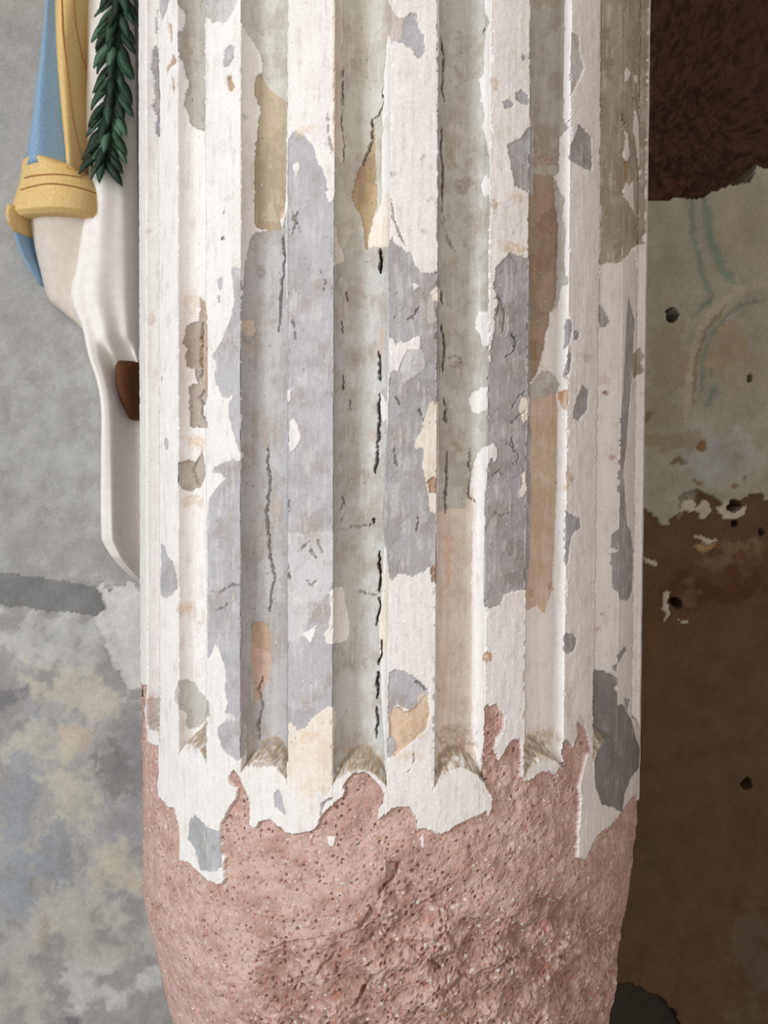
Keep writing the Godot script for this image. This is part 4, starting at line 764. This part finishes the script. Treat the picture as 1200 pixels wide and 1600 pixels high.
func build_back_wall() -> void:
	var ids := PackedByteArray()
	ids.resize(WW * WH)
	var pit := PackedByteArray()
	pit.resize(WW * WH)
	var na := noise_map(WW, WH, 21, 0.05, 3)
	var nb := noise_map(WW, WH, 22, 0.05, 3)
	var nc := noise_map(WW, WH, 23, 0.016, 4)
	var nd := noise_map(WW, WH, 24, 0.16, 2)
	fill(ids, WW, WH, X0, Y0, 1.0, BAND, 1)
	fill(ids, WW, WH, X0, Y0, 1.0, WHITE_REPAIR, 2)
	fill(ids, WW, WH, X0, Y0, 1.0, BROWN_RENDER, 4)
	for c in WALL_CHIPS:
		fill(ids, WW, WH, X0, Y0, 1.0, c, 5)
	fill(ids, WW, WH, X0, Y0, 1.0, CAVITY, 3)
	fill(ids, WW, WH, X0, Y0, 1.0, LOW_DARK, 6)  # shallow recess painted darker than the render around it
	var coat := PackedColorArray()
	coat.resize(WW * WH)
	var plain := [Color(.395, .395, .388), Color(.235, .24, .24), Color(.68, .665, .65), Color(.105, .06, .042), Color(.118, .078, .045), Color(.50, .46, .38), Color(.05, .044, .034), Color(.375, .365, .295)]
	for k in WW * WH:
		coat[k] = plain[7] if ids[k] == 0 and k % WW > 1100 else plain[ids[k]]
	for s in WALL_PATCHES:
		var tint := Color(s[4], s[5], s[6])
		for y in range(maxi(0, int(s[1] - 1.7 * s[3] - Y0)), mini(WH - 1, int(s[1] + 1.7 * s[3] - Y0)) + 1):
			for x in range(maxi(0, int(s[0] - 1.7 * s[2] - X0)), mini(WW - 1, int(s[0] + 1.7 * s[2] - X0)) + 1):
				var k := y * WW + x
				if ids[k] == 1 or ids[k] == 2 or ids[k] == 5 or ids[k] == 6:
					continue
				var q := 1.0 - Vector2((x + X0 - s[0]) / s[2], (y + Y0 - s[1]) / s[3]).length() + (nc[k] / 255.0 - 0.5) * 1.7 + (na[k] / 255.0 - 0.5) * 0.6
				coat[k] = coat[k].lerp(tint, smoothstep(0.0, 0.4, q) * s[7])
	for l in MURAL:
		var lines := PackedByteArray()
		lines.resize(WW * WH)
		groove(lines, WW, WH, X0, Y0, 1.0, l, 5, l[0], 255.0 * l[4])
		var tint := Color(l[1], l[2], l[3])
		for k in range(980 * WW, 2130 * WW):
			if lines[k] > 20:
				coat[k] = coat[k].lerp(tint, lines[k] / 255.0 * clampf(0.3 + nd[k] / 220.0, 0.0, 1.0))
	for n in NAIL_HOLES:
		for y in range(int(n[1] - n[3] - Y0) - 2, int(n[1] + n[3] - Y0) + 3):
			for x in range(int(n[0] - n[2] - X0) - 2, int(n[0] + n[2] - X0) + 3):
				var q := Vector2((x + 0.5 + X0 - n[0]) / n[2], (y + 0.5 + Y0 - n[1]) / n[3]).length() + (na[y * WW + x] / 255.0 - 0.5) * 0.8
				pit[y * WW + x] = maxi(pit[y * WW + x], int(clampf((1.1 - q) * 5.0, 0.0, 1.0) * 255))
	var xs := marks([[-2600.0, 150.0], [-1085.0, 12.0], [-680.0, 2.6], [-225.0, 9.0], [225.0, 2.4], [680.0, 10.0], [1085.0, 150.0], [2600.0, 1.0]])
	var ys := marks([[0.0, 12.0], [430.0, 2.5], [2110.0, 8.0], [2640.0, 60.0], [3400.0, 1.0]])
	var cols := xs.size()
	var rows := ys.size()
	var pos := PackedVector3Array()
	var col := PackedColorArray()
	var part := PackedInt32Array()
	pos.resize(cols * rows)
	col.resize(cols * rows)
	part.resize(cols * rows)
	for r in rows:
		for c in cols:
			var k := r * cols + c
			var mx := int(xs[c] - X0)
			var my := int(ys[r] - Y0)
			var id := 0
			var h := 0.0
			var color := Color(.395, .395, .388) if xs[c] < 0 else Color(.375, .365, .295)
			if mx > 8 and my > 8 and mx < WW - 9 and my < WH - 9:
				var m := my * WW + mx
				var a := na[m] / 255.0 - 0.5
				var b := nb[m] / 255.0 - 0.5
				var g := nc[m] / 255.0 - 0.5
				var fine := nd[m] / 255.0 - 0.5
				var warp := (my + int(b * 12.0)) * WW + mx + int(a * 12.0)
				id = ids[warp]
				color = coat[warp]
				h = g * 3.0 + fine * 0.5
				match id:
					1:
						h += 1.2
					2:
						h -= 1.5
					3:
						h = -360.0 + g * 60.0 + a * 18.0 + fine * 5.0
						var below := 0
						for s in [10, 25, 45]:
							if my - s > 0 and ids[(my - s) * WW + mx] != 3:
								below += 1
						h -= below * 25.0
					4:
						h += -4.0 + a * 1.5
					6:
						h = -30.0 + g * 12.0
				color = color * (1.0 + 0.35 * g + 0.16 * a + 0.22 * fine)
				if pit[m] > 0:
					h -= pit[m] / 255.0 * 100.0
					if pit[m] > 60: # darkness of the hole painted into its colour
						color = Color(.075, .045, .03)
			pos[k] = Vector3(xs[c], ys[r], WALL_Z + h) * 0.001
			col[k] = Color(clampf(color.r, 0, 1), clampf(color.g, 0, 1), clampf(color.b, 0, 1))
			part[k] = 10 if id == 0 and xs[c] > 0 else id
	var meshes := split(cols, rows, pos, col, part)
	var m := surface(Color.WHITE, 0.9, grain(0.05, .93, 1.0, 31), 9.0, true, grain(0.06, 0, 1, 32), 0.025)
	var wall := Node3D.new()
	wall.name = "wall_back"
	add_child(wall)
	tag(wall, "", "", "", "structure")
	var names := {0: ["grey_wall_paint", "mottled grey painted plaster"], 1: ["painted_band", "darker grey painted band"], 2: ["bare_repair_patch", "pale rough patch of bare plaster"], 3: ["dark_cavity", "dark broken hollow where plaster fell away"], 4: ["brown_render", "bare brown render"], 6: ["low_dark_patch", "dark shallow patch low in the wall beside the column"], 5: ["paint_remnant", "pale remnants of paint on brown render"], 10: ["pale_mural_plaster", "pale green plaster with faded mural lines"]}
	for id in meshes:
		var o := put(names[id][0], meshes[id], m, wall)
		tag(o, names[id][1])
	put("masonry", boxes([[Vector3(-2.6, 0, -1.3), Vector3(2.6, 3.4, -1.0)]]), surface(Color(.2, .15, .12)), wall)


# ---------------------------------------------------------------- the column

func flute_depth(s: float) -> float:
	return FLUTE_DEPTH * pow(maxf(0.0, 1.0 - pow(absf(s), FLUTE_POWER)), 1.0 / FLUTE_POWER)


func build_column() -> void:
	var ids := PackedByteArray()
	ids.resize(MW * MH)
	var stain := PackedByteArray()
	stain.resize(MW * MH)
	var share := PackedByteArray()
	share.resize(MW * MH)
	var crack := PackedByteArray()
	crack.resize(MW * MH)
	for i in COATS.size():
		fill(ids, MW, MH, U0, V0, 2.0, COATS[i][2], i + 1)
	fill(ids, MW, MH, U0, V0, 2.0, BARE_MORTAR, 250)
	var rough := PackedByteArray()
	rough.resize(MW * MH)
	fill(rough, MW, MH, U0, V0, 2.0, BROKEN_MORTAR, 255)
	var soft := Image.create_from_data(MW, MH, false, Image.FORMAT_L8, rough)
	soft.resize(MW / 36, MH / 36, Image.INTERPOLATE_LANCZOS)
	soft.resize(MW, MH, Image.INTERPOLATE_CUBIC)
	rough = soft.get_data()
	for i in CHIPS.size():
		fill(ids, MW, MH, U0, V0, 2.0, CHIPS[i], 252 + i)
	var na := noise_map(MW, MH, 1, 0.05, 3)
	var nb := noise_map(MW, MH, 2, 0.05, 3)
	var nc := noise_map(MW, MH, 3, 0.012, 4)
	var nd := noise_map(MW, MH, 4, 0.14, 2)
	var ns := noise_map(MW, MH / 10 + 1, 5, 0.09, 3)
	var nx := noise_map(MW, MH, 6, 0.22, 1, true)
	var ny := noise_map(MW, MH, 7, 0.024, 2)
	var nq := noise_map(MW, MH, 6, 0.22, 1, true, true)
	var nk := noise_map(MW, MH, 9, 0.035, 1, true)
	for c in CRACKS:
		groove(crack, MW, MH, U0, V0, 2.0, c, 2, c[0], minf(255.0, c[1] * 34.0))
	for i in STAINS.size():
		blot(stain, share, MW, MH, U0, V0, 2.0, STAINS[i], i, na, 1.3)
	var tint := []
	for s in STAINS:
		tint.append(Color(s[4], s[5], s[6]))
	var first := [KINDS["WHITE"]]
	for c in COATS:
		first.append(KINDS[c[0]])
	# columns of the grid, strip by strip
	var cu := PackedFloat32Array()
	var cd := PackedFloat32Array()
	var cslope := PackedFloat32Array()
	var cstrip := PackedInt32Array()
	var crise := PackedFloat32Array()
	var clength := PackedFloat32Array()
	var cedge := PackedFloat32Array()
	var starts := [0.0]
	var strips := ARRIS.size() - 1
	for i in strips:
		var a: float = ARRIS[i]
		var b: float = ARRIS[i + 1]
		var flute := i % 2 == 0
		var facing := cos((a + b) * 0.5 / R)
		var step := 0.72 / clampf(facing * 1.05, 0.3, 1.0)
		var lengths := PackedFloat32Array([0.0])
		var last := Vector2(a, 0.0)
		for k in 400:
			var sk := -cos(PI * (k + 1) / 400.0) if flute else 2.0 * (k + 1) / 400.0 - 1.0
			var here := Vector2(lerpf(a, b, 0.5 + 0.5 * sk), flute_depth(sk) if flute else 0.0)
			lengths.append(lengths[k] + here.distance_to(last))
			last = here
		var n := maxi(6, int((b - a + (24.0 if flute else 0.0)) / step))
		for k in n + (1 if i == strips - 1 else 0):
			var t := float(k) / n
			var s := -cos(PI * t) if flute else 2.0 * t - 1.0
			cu.append(lerpf(a, b, 0.5 + 0.5 * s))
			cd.append(flute_depth(s) if flute else 0.0)
			var eps := 0.01
			var sl := 0.0
			if flute:
				sl = (flute_depth(clampf(s + eps, -1, 1)) - flute_depth(clampf(s - eps, -1, 1))) / (eps * (b - a))
			cslope.append(clampf(sl, -2.5, 2.5))
			cstrip.append(i)
			clength.append(starts[i] + lengths[int(t * 400.0)])
			cedge.append(minf(lengths[int(t * 400.0)], lengths[400] - lengths[int(t * 400.0)]))
			crise.append(1.0 - s * s if flute else 0.0)
		starts.append(starts[i] + lengths[400])
	var vs := marks([[0.0, 60.0], [760.0, 0.97], [1790.0, 6.0], [1990.0, 80.0], [3400.0, 1.0]])
	var cols := cu.size()
	var rows := vs.size()
	var pos := PackedVector3Array()
	var col := PackedColorArray()
	var part := PackedInt32Array()
	pos.resize(cols * rows)
	col.resize(cols * rows)
	part.resize(cols * rows)
	var pink := Color(.72, .515, .455)
	var pink2 := Color(.56, .36, .30)
	for r in rows:
		var v := vs[r]
		var my := clampi(int((v - V0) * 2.0), 12, MH - 13)
		var outside := v > 1992.0
		for c in cols:
			var k := r * cols + c
			var u := cu[c]
			var strip := cstrip[c]
			var mx := clampi(int((clength[c] - U0) * 2.0), 12, MW - 13)
			var m := my * MW + mx
			var bare := ids[m] == 250 or v < 765.0
			if bare: # no flutes here: look the grain up by the plain arc
				m = my * MW + clampi(int((u + 420.0) * 2.0), 12, MW - 13)
			var a := na[m] / 255.0 - 0.5
			var b := nb[m] / 255.0 - 0.5
			var coarse := nc[m] / 255.0 - 0.5
			var fine := nd[m] / 255.0 - 0.5
			var streak := ns[(my / 10) * MW + mx] / 255.0 - 0.5
			var id := ids[(my + int(b * 7.0)) * MW + mx + int(a * 6.0)]
			if outside:
				id = 0
			var depth := cd[c]
			var end := FLUTE_END + a * 3.0 + 13.0 * crise[c]
			var foot := (v - end) / FLUTE_SCOOP
			var slope := cslope[c]
			if foot < depth:
				depth = maxf(0.0, foot)
				slope = 0.0
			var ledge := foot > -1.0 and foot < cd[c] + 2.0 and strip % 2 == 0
			var h := 0.0
			var cut := 0.0
			var color: Color
			if id == 250 or v < 765.0:
				var cell := nx[m]
				var lump := ny[m] / 255.0 - 0.5
				var near := 1.0 - nq[m] / 255.0 # 1 at the middle of a grain, 0 at its rim
				h = -3.0 + lump * 2.2 + coarse * 3.0 + a * 1.6 + fine * 0.6
				var broken := rough[my * MW + mx] / 255.0
				var mix := clampf(0.42 + coarse * 1.6 + a * 1.0 + fine * 0.6 + lump * 0.8 + broken * 0.3, 0.0, 1.0)
				color = pink.lerp(pink2, mix)
				# worn away towards the foot, more on the left than on the right
				var side := clampf(0.5 + u / 400.0, 0.0, 1.0)
				var worn := lerpf(maxf(0.0, 915.0 - v) * 0.215, maxf(0.0, 985.0 - v) * 0.1, side)
				h -= minf(worn, 34.0)
				if broken > 0.02:
					h -= broken * (4.0 + coarse * 15.0 + a * 3.2 + fine * 1.5)
					color = color.lerp(Color(.40, .25, .20), clampf(broken * (0.38 + coarse * 1.3 + a * 1.4 + fine * 0.8), 0.0, 1.0))
				var size := near - 0.42 - 0.16 * (1.0 - broken)
				if size > 0.0:
					if cell > 247:
						color = color.lerp(Color(.80, .75, .71), 0.85)
						h += 0.4
					elif cell > 236:
						color = color.lerp(Color(.55, .24, .16), 0.75)
					elif cell < 10:
						color = color.lerp(Color(.24, .09, .07), 0.8)
						h -= 1.2 + broken * 0.5
					elif cell < 26:
						color = color.lerp(Color(.42, .18, .14), 0.6)
						h -= 0.5 + broken * 0.7
					elif cell < 36:
						h -= 1.0 * broken + 0.4
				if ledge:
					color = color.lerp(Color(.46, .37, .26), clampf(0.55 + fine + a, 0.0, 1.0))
				id = 250
			else:
				var kind: Array = first[id] if id < 250 else first[0]
				var c1: Color = kind[0]
				var c2: Color = kind[1]
				var hard: float = kind[2]
				if outside:
					streak = 0.0
				var flake := nk[(my + int(b * 16.0)) * MW + clampi(mx + int(a * 16.0), 0, MW - 1)] / 255.0 - 0.5
				color = c1.lerp(c2, clampf(0.42 + 1.5 * coarse + 1.0 * streak + 0.8 * a + 0.4 * fine + (0.95 * flake if hard < -0.3 else 0.2 * flake), 0.0, 1.0))
				if hard < -0.3: # brown grime on the undercoats, in uneven runs
					color = color.lerp(Color(.40, .33, .265), clampf((coarse + 0.7 * streak + 0.55 * a + 0.5 * fine - 0.04) * 1.4, 0.0, 0.42))
				h = hard + coarse * 0.8 + streak * 0.25 + fine * 0.15 + a * 0.3 + flake * (0.45 if hard < -0.3 else 0.12)
				if hard < -0.3 and hard > -0.75: # rubbed, chalky places on the undercoat
					color = color.lerp(Color(.72, .71, .70), clampf((0.5 * (ny[m] / 255.0 - 0.62) + 0.9 * streak + 0.25 * fine) * 1.8, 0.0, 0.42))
				elif hard >= -0.2: # grimy places on the white
					color = color.lerp(Color(.56, .52, .47), clampf((0.6 * (ny[m] / 255.0 - 0.66) + 0.3 * fine + 0.6 * streak) * 1.8, 0.0, 0.4))
				if hard < -0.05:
					if fine > 0.34 and nx[m] < 70:
						color = color * 0.55
						h -= 0.5
					elif fine < -0.36 and nx[m] > 200:
						color = color.lerp(Color(.82, .8, .77), 0.6)
				elif fine > 0.37 and nx[m] < 40:
					color = color * 0.6
				if id >= 252:
					h = -2.4
				var w := (my + int(a * 9.0)) * MW + mx + int(b * 9.0)
				if share[w] > 0 and not outside:
					color = color.lerp(tint[stain[w]], share[w] / 255.0 * clampf(0.75 + fine * 1.5, 0.0, 1.0))
				if ledge: # browner, speckled foot of the flute
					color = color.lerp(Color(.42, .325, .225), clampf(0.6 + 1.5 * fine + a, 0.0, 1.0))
			var jag := (my + int(b * 10.0)) * MW + mx + int(a * 9.0)
			if crack[jag] > 0 and not outside:
				cut = crack[jag] / 12.0 * clampf(1.1 + a * 2.5, 0.1, 1.0)
			if cedge[c] < 2.4 and foot > -8.0 and id != 250: # chipped arrises
				cut += clampf((a + 0.6 * fine + 0.5 * coarse - 0.10) * 6.0, -0.15, 1.6) * (1.0 - cedge[c] / 2.4)
			var q := sqrt(1.0 + slope * slope)
			var rad := R - depth + h / q - cut
			var th := (u + h * slope / q) / R
			pos[k] = Vector3(sin(th) * rad, v, cos(th) * rad) * 0.001
			col[k] = Color(clampf(color.r, 0, 1), clampf(color.g, 0, 1), clampf(color.b, 0, 1))
			part[k] = id if id > 0 else 1000 + strip
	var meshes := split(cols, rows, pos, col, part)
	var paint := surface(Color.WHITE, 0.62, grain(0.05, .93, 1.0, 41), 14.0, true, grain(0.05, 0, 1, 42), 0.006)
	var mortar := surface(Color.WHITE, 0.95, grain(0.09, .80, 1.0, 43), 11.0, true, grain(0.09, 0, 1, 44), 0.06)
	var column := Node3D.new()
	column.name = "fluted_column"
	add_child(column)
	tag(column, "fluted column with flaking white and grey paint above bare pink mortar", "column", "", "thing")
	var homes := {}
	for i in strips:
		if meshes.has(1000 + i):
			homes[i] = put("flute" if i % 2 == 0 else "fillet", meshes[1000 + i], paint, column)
			tag(homes[i], "hollow flute with dirty paint" if i % 2 == 0 else "flat fillet with white paint")
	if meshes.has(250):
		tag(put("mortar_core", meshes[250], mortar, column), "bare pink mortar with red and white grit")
	for i in CHIPS.size():
		if meshes.has(252 + i):
			tag(put("white_paint_chip", meshes[252 + i], paint, column), "small white paint chip left on the pink mortar")
	for i in COATS.size():
		if not meshes.has(i + 1):
			continue
		var flat: Array = COATS[i][2]
		var mid := 0.0
		for k in range(0, flat.size(), 2):
			mid += flat[k]
		mid /= flat.size() / 2
		var home := clampi(starts.bsearch(mid) - 1, 0, strips - 1)
		var o := put(COATS[i][1], meshes[i + 1], paint, homes[home] if homes.has(home) else column)
		tag(o, COAT_LABEL[COATS[i][1]])
	# the far side of the shaft, which the camera does not reach
	var bu := PackedFloat32Array()
	var bd := PackedFloat32Array()
	var start: float = ARRIS[-1]
	var whole: float = ARRIS[0] + TAU * R - start
	var flutes := 10
	for i in flutes * 2 + 1:
		for k in 8:
			var t := k / 8.0
			var flute := i % 2 == 1
			var s := -cos(PI * t) if flute else 2.0 * t - 1.0
			bu.append(start + whole * (i + 0.5 + 0.5 * s) / (flutes * 2 + 1))
			bd.append(flute_depth(s) if flute else 0.0)
	bu.append(start + whole)
	bd.append(0.0)
	var bv := marks([[0.0, 60.0], [1060.0, 5.0], [1105.0, 80.0], [3400.0, 1.0]])
	var bpos := PackedVector3Array()
	var bcol := PackedColorArray()
	var bpart := PackedInt32Array()
	for v in bv:
		for c in bu.size():
			var low: bool = v < 1050.0
			var rad := R - minf(bd[c], maxf(0.0, (v - FLUTE_END) / FLUTE_SCOOP)) - (8.0 + clampf((985.0 - v) * 0.17, 0.0, 40.0) if low else 0.0)
			bpos.append(Vector3(sin(bu[c] / R) * rad, v, cos(bu[c] / R) * rad) * 0.001)
			bcol.append(pink if low else Color(.8, .78, .76))
			bpart.append(0)
	var back := split(bu.size(), bv.size(), bpos, bcol, bpart)
	put("shaft_back", back[0], paint, column)


# ---------------------------------------------------------------- the statue

func row_at(rows: Array, f: float) -> Array:
	var i := clampi(int(f), 0, rows.size() - 2)
	var t := f - i
	var out := []
	for k in 5:
		var p0: float = rows[maxi(i - 1, 0)][k]
		var p1: float = rows[i][k]
		var p2: float = rows[i + 1][k]
		var p3: float = rows[mini(i + 2, rows.size() - 1)][k]
		out.append(cubic_interpolate(p1, p2, p0, p3, t) if k > 0 and k < 3 else lerpf(p1, p2, t))
	return out


func loft(rows: Array, across: int, between: int, peak: float, soft: float, folds: Callable) -> ArrayMesh:
	# closed cross-sections: a bulging front and a flat back against the wall
	var st := SurfaceTool.new()
	st.begin(Mesh.PRIMITIVE_TRIANGLES)
	var total := (rows.size() - 1) * between + 1
	var ring := across * 2
	for r in total:
		var w := row_at(rows, float(r) / between)
		for c in ring:
			var front := c < across
			var t := float(c) / (across - 1) if front else float(ring - 1 - c) / (across - 1)
			var bulge := 0.0
			if front:
				bulge = pow(sin(PI * 0.5 * clampf(t / peak, 0, 1)) if t < peak else cos(PI * 0.5 * (t - peak) / (1.0 - peak)), soft)
				bulge = maxf(w[4] * maxf(bulge, 0.06) + folds.call(t, w[0]) * clampf(minf(t, 1.0 - t) * 8.0, 0, 1), 3.0)
			st.set_smooth_group(0)
			st.add_vertex(Vector3(lerpf(w[1], w[2], t), w[0], w[3] + bulge) * 0.001)
	for r in total - 1:
		for c in ring:
			var d := (c + 1) % ring
			for i in [r * ring + c, r * ring + d, (r + 1) * ring + d, r * ring + c, (r + 1) * ring + d, (r + 1) * ring + c]:
				st.add_index(i)
	for e in [0, total - 1]:
		for c in across - 1:
			var a: int = e * ring + c
			var quad := [a, a + 1, e * ring + ring - 2 - c, a, e * ring + ring - 2 - c, e * ring + ring - 1 - c]
			if e == 0:
				quad.reverse()
			for i in quad:
				st.add_index(i)
	st.generate_normals()
	return st.commit()


func front_z(rows: Array, x: float, y: float, peak: float, soft: float, folds: Callable) -> float:
	var f := 0.0
	for i in rows.size() - 1:
		if y <= rows[i][0] and y >= rows[i + 1][0]:
			f = i + (rows[i][0] - y) / (rows[i][0] - rows[i + 1][0])
	var w := row_at(rows, f)
	var t := clampf((x - w[1]) / (w[2] - w[1]), 0.0, 1.0)
	var b := pow(maxf(0.0, sin(PI * 0.5 * t / peak) if t < peak else cos(PI * 0.5 * (t - peak) / (1.0 - peak))), soft)
	return w[3] + w[4] * maxf(b, 0.06) + folds.call(t, w[0]) * clampf(minf(t, 1.0 - t) * 8.0, 0, 1)


func ribbon(points: PackedVector3Array, radius: float) -> ArrayMesh:
	var st := SurfaceTool.new()
	st.begin(Mesh.PRIMITIVE_TRIANGLES)
	for i in points.size():
		var dir := (points[mini(i + 1, points.size() - 1)] - points[maxi(i - 1, 0)]).normalized()
		var side := dir.cross(Vector3.BACK).normalized()
		for k in 6:
			var an := TAU * k / 6.0
			st.add_vertex(points[i] + (side * cos(an) + Vector3.BACK * sin(an) * 0.5) * radius)
	for i in points.size() - 1:
		for k in 6:
			var d := (k + 1) % 6
			for x in [i * 6 + k, (i + 1) * 6 + d, i * 6 + d, i * 6 + k, (i + 1) * 6 + k, (i + 1) * 6 + d]:
				st.add_index(x)
	st.generate_normals()
	return st.commit()


func leaf_mesh(length: float, width: float, bend: float) -> ArrayMesh:
	# a pointed blade with a raised midrib and some thickness, growing along -y from the origin
	var st := SurfaceTool.new()
	st.begin(Mesh.PRIMITIVE_TRIANGLES)
	var n := 6
	for i in n + 1:
		var t := float(i) / n
		var w := width * 0.5 * pow(sin(PI * clampf(t * 0.9 + 0.1, 0, 1)), 0.7) * (1.0 - 0.25 * t)
		var z := bend * sin(PI * t * 0.9) * length
		var y := -t * length
		st.add_vertex(Vector3(-w, y, z - 0.0012))
		st.add_vertex(Vector3(0, y, z + 0.0022 * (1.0 - t)))
		st.add_vertex(Vector3(w, y, z - 0.0012))
		st.add_vertex(Vector3(0, y, z - 0.0022))
	for i in n:
		for k in 4:
			var d := (k + 1) % 4
			for x in [i * 4 + k, (i + 1) * 4 + k, (i + 1) * 4 + d, i * 4 + k, (i + 1) * 4 + d, i * 4 + d]:
				st.add_index(x)
	st.generate_normals()
	return st.commit()


func build_statue() -> void:
	var statue := Node3D.new()
	statue.name = "robed_statue"
	add_child(statue)
	tag(statue, "painted statue in white robe and blue mantle with gold border, behind the column", "statue")
	var white := surface(Color(.975, .965, .95), 0.5, grain(0.03, .94, 1.0, 51), 4.0)
	var cream := surface(Color(.87, .84, .80), 0.55, grain(0.03, .92, 1.0, 52), 4.0)
	var blue := surface(Color(.58, .72, .85), 0.45, grain(0.05, .82, 1.0, 53), 9.0)
	var gold := surface(Color(.93, .80, .55), 0.45, grain(0.04, .86, 1.0, 54), 8.0)
	var brown := surface(Color(.42, .27, .17), 0.6, grain(0.05, .7, 1.0, 55), 9.0)
	var seam := surface(Color(.66, .47, .28), 0.6)
	var plain := func(_t: float, _y: float) -> float: return 0.0
	var robe_folds := func(t: float, y: float) -> float:
		var f := 5.0 * sin(TAU * (t * 2.4 + 0.08 * sin(y * 0.012))) * clampf((1700.0 - y) / 200.0, 0.3, 1.0)
		f -= 84.0 * smoothstep(0.31, 0.50, t) * smoothstep(1.0, 0.92, t) * clampf((1530.0 - y) / 90.0, 0.0, 1.0)
		return f
	var hem_folds := func(t: float, y: float) -> float: return 3.0 * sin(t * 7.0 + y * 0.02)
	var mantle_folds := func(t: float, y: float) -> float: return 4.0 * sin(t * 9.0 + y * 0.006)
	tag(put("robe", loft(STATUE["robe"], 48, 8, 0.3, 0.32, robe_folds), white, statue), "white robe hanging in long folds")
	tag(put("sleeve", loft(STATUE["sleeve"], 20, 6, 0.4, 0.3, plain), cream, statue), "cream underside of the wide sleeve")
	tag(put("blue_mantle", loft(STATUE["blue_mantle"], 20, 8, 0.45, 0.4, mantle_folds), blue, statue), "pale blue mantle")
	var border := put("mantle_border", loft(STATUE["mantle_border"], 16, 8, 0.5, 0.3, plain), gold, statue)
	tag(border, "gold border down the edge of the mantle")
	var hem := put("mantle_hem", loft(STATUE["mantle_hem"], 24, 8, 0.5, 0.2, hem_folds), gold, statue)
	tag(hem, "gold hem across the foot of the mantle")
	tag(put("hem_roll", loft(STATUE["hem_roll"], 12, 6, 0.4, 0.5, plain), gold, statue), "rolled corner of the gold hem")
	tag(put("mantle_lining", loft(STATUE["mantle_lining"], 10, 6, 0.4, 0.5, plain), blue, statue), "blue fold hanging below the hem")
	tag(put("brown_piece", loft(STATUE["brown_piece"], 12, 6, 0.35, 0.4, plain), brown, statue), "brown piece in a gap of the robe")  # brown piece put in where the robe opens
	for n in SEAMS:
		for l in SEAMS[n]:
			var pts := PackedVector3Array()
			for i in range(0, l.size(), 2):
				for k in 6 if i + 2 < l.size() else 1:
					var x := lerpf(l[i], l[mini(i + 2, l.size() - 2)], k / 6.0)
					var y := lerpf(l[i + 1], l[mini(i + 3, l.size() - 1)], k / 6.0)
					pts.append(Vector3(x, y, front_z(STATUE[n], x, y, 0.5, 0.3 if n == "mantle_border" else 0.2, plain if n == "mantle_border" else hem_folds) + 0.3) * 0.001)
			put("seam_line", ribbon(pts, 0.0013), seam, border if n == "mantle_border" else hem)
	# the leafy garland: overlapping blades down a stem
	var stem_points := PackedVector3Array()
	var curve := Curve3D.new()
	for i in range(0, GARLAND.size(), 2):
		var p := Vector3(GARLAND[i], GARLAND[i + 1], -352.0) * 0.001
		stem_points.append(p)
		curve.add_point(p)
	var greens := [surface(Color(.27, .39, .31), 0.45, grain(0.05, .7, 1.0, 61), 14.0), surface(Color(.40, .54, .45), 0.45, grain(0.05, .7, 1.0, 62), 14.0), surface(Color(.20, .28, .23), 0.5, grain(0.05, .7, 1.0, 63), 14.0)]
	var garland := put("leaf_garland", ribbon(stem_points, 0.009), greens[2], statue)
	tag(garland, "dark green leafy garland")
	var blades := [leaf_mesh(0.034, 0.015, 0.10), leaf_mesh(0.030, 0.013, 0.16), leaf_mesh(0.038, 0.014, 0.06)]
	var rng := RandomNumberGenerator.new()
	rng.seed = 7
	var total := curve.get_baked_length()
	var rows := 34
	for i in rows:
		var at := total * (i + 0.2) / rows
		var p := curve.sample_baked(at)
		var ahead := curve.sample_baked(minf(at + 0.005, total)) - curve.sample_baked(maxf(at - 0.005, 0.0))
		var lean := atan2(ahead.x, -ahead.y)
		for s in [-1.0, 0.0, 1.0]:
			if s == 0.0 and i % 2 == 0:
				continue
			var o := put("leaf", blades[rng.randi() % 3], greens[[0, 0, 1, 2, 2][rng.randi() % 5]], garland)
			o.position = p + Vector3(s * 0.006 + rng.randf_range(-.002, .002), rng.randf_range(-.003, .003), 0.007 + (0.003 if s == 0.0 else 0.0))
			o.rotation = Vector3(rng.randf_range(-0.35, -0.1), s * 0.3, lean + s * rng.randf_range(0.35, 0.7) + rng.randf_range(-0.15, 0.15))
			o.scale = Vector3.ONE * rng.randf_range(1.0, 1.35)
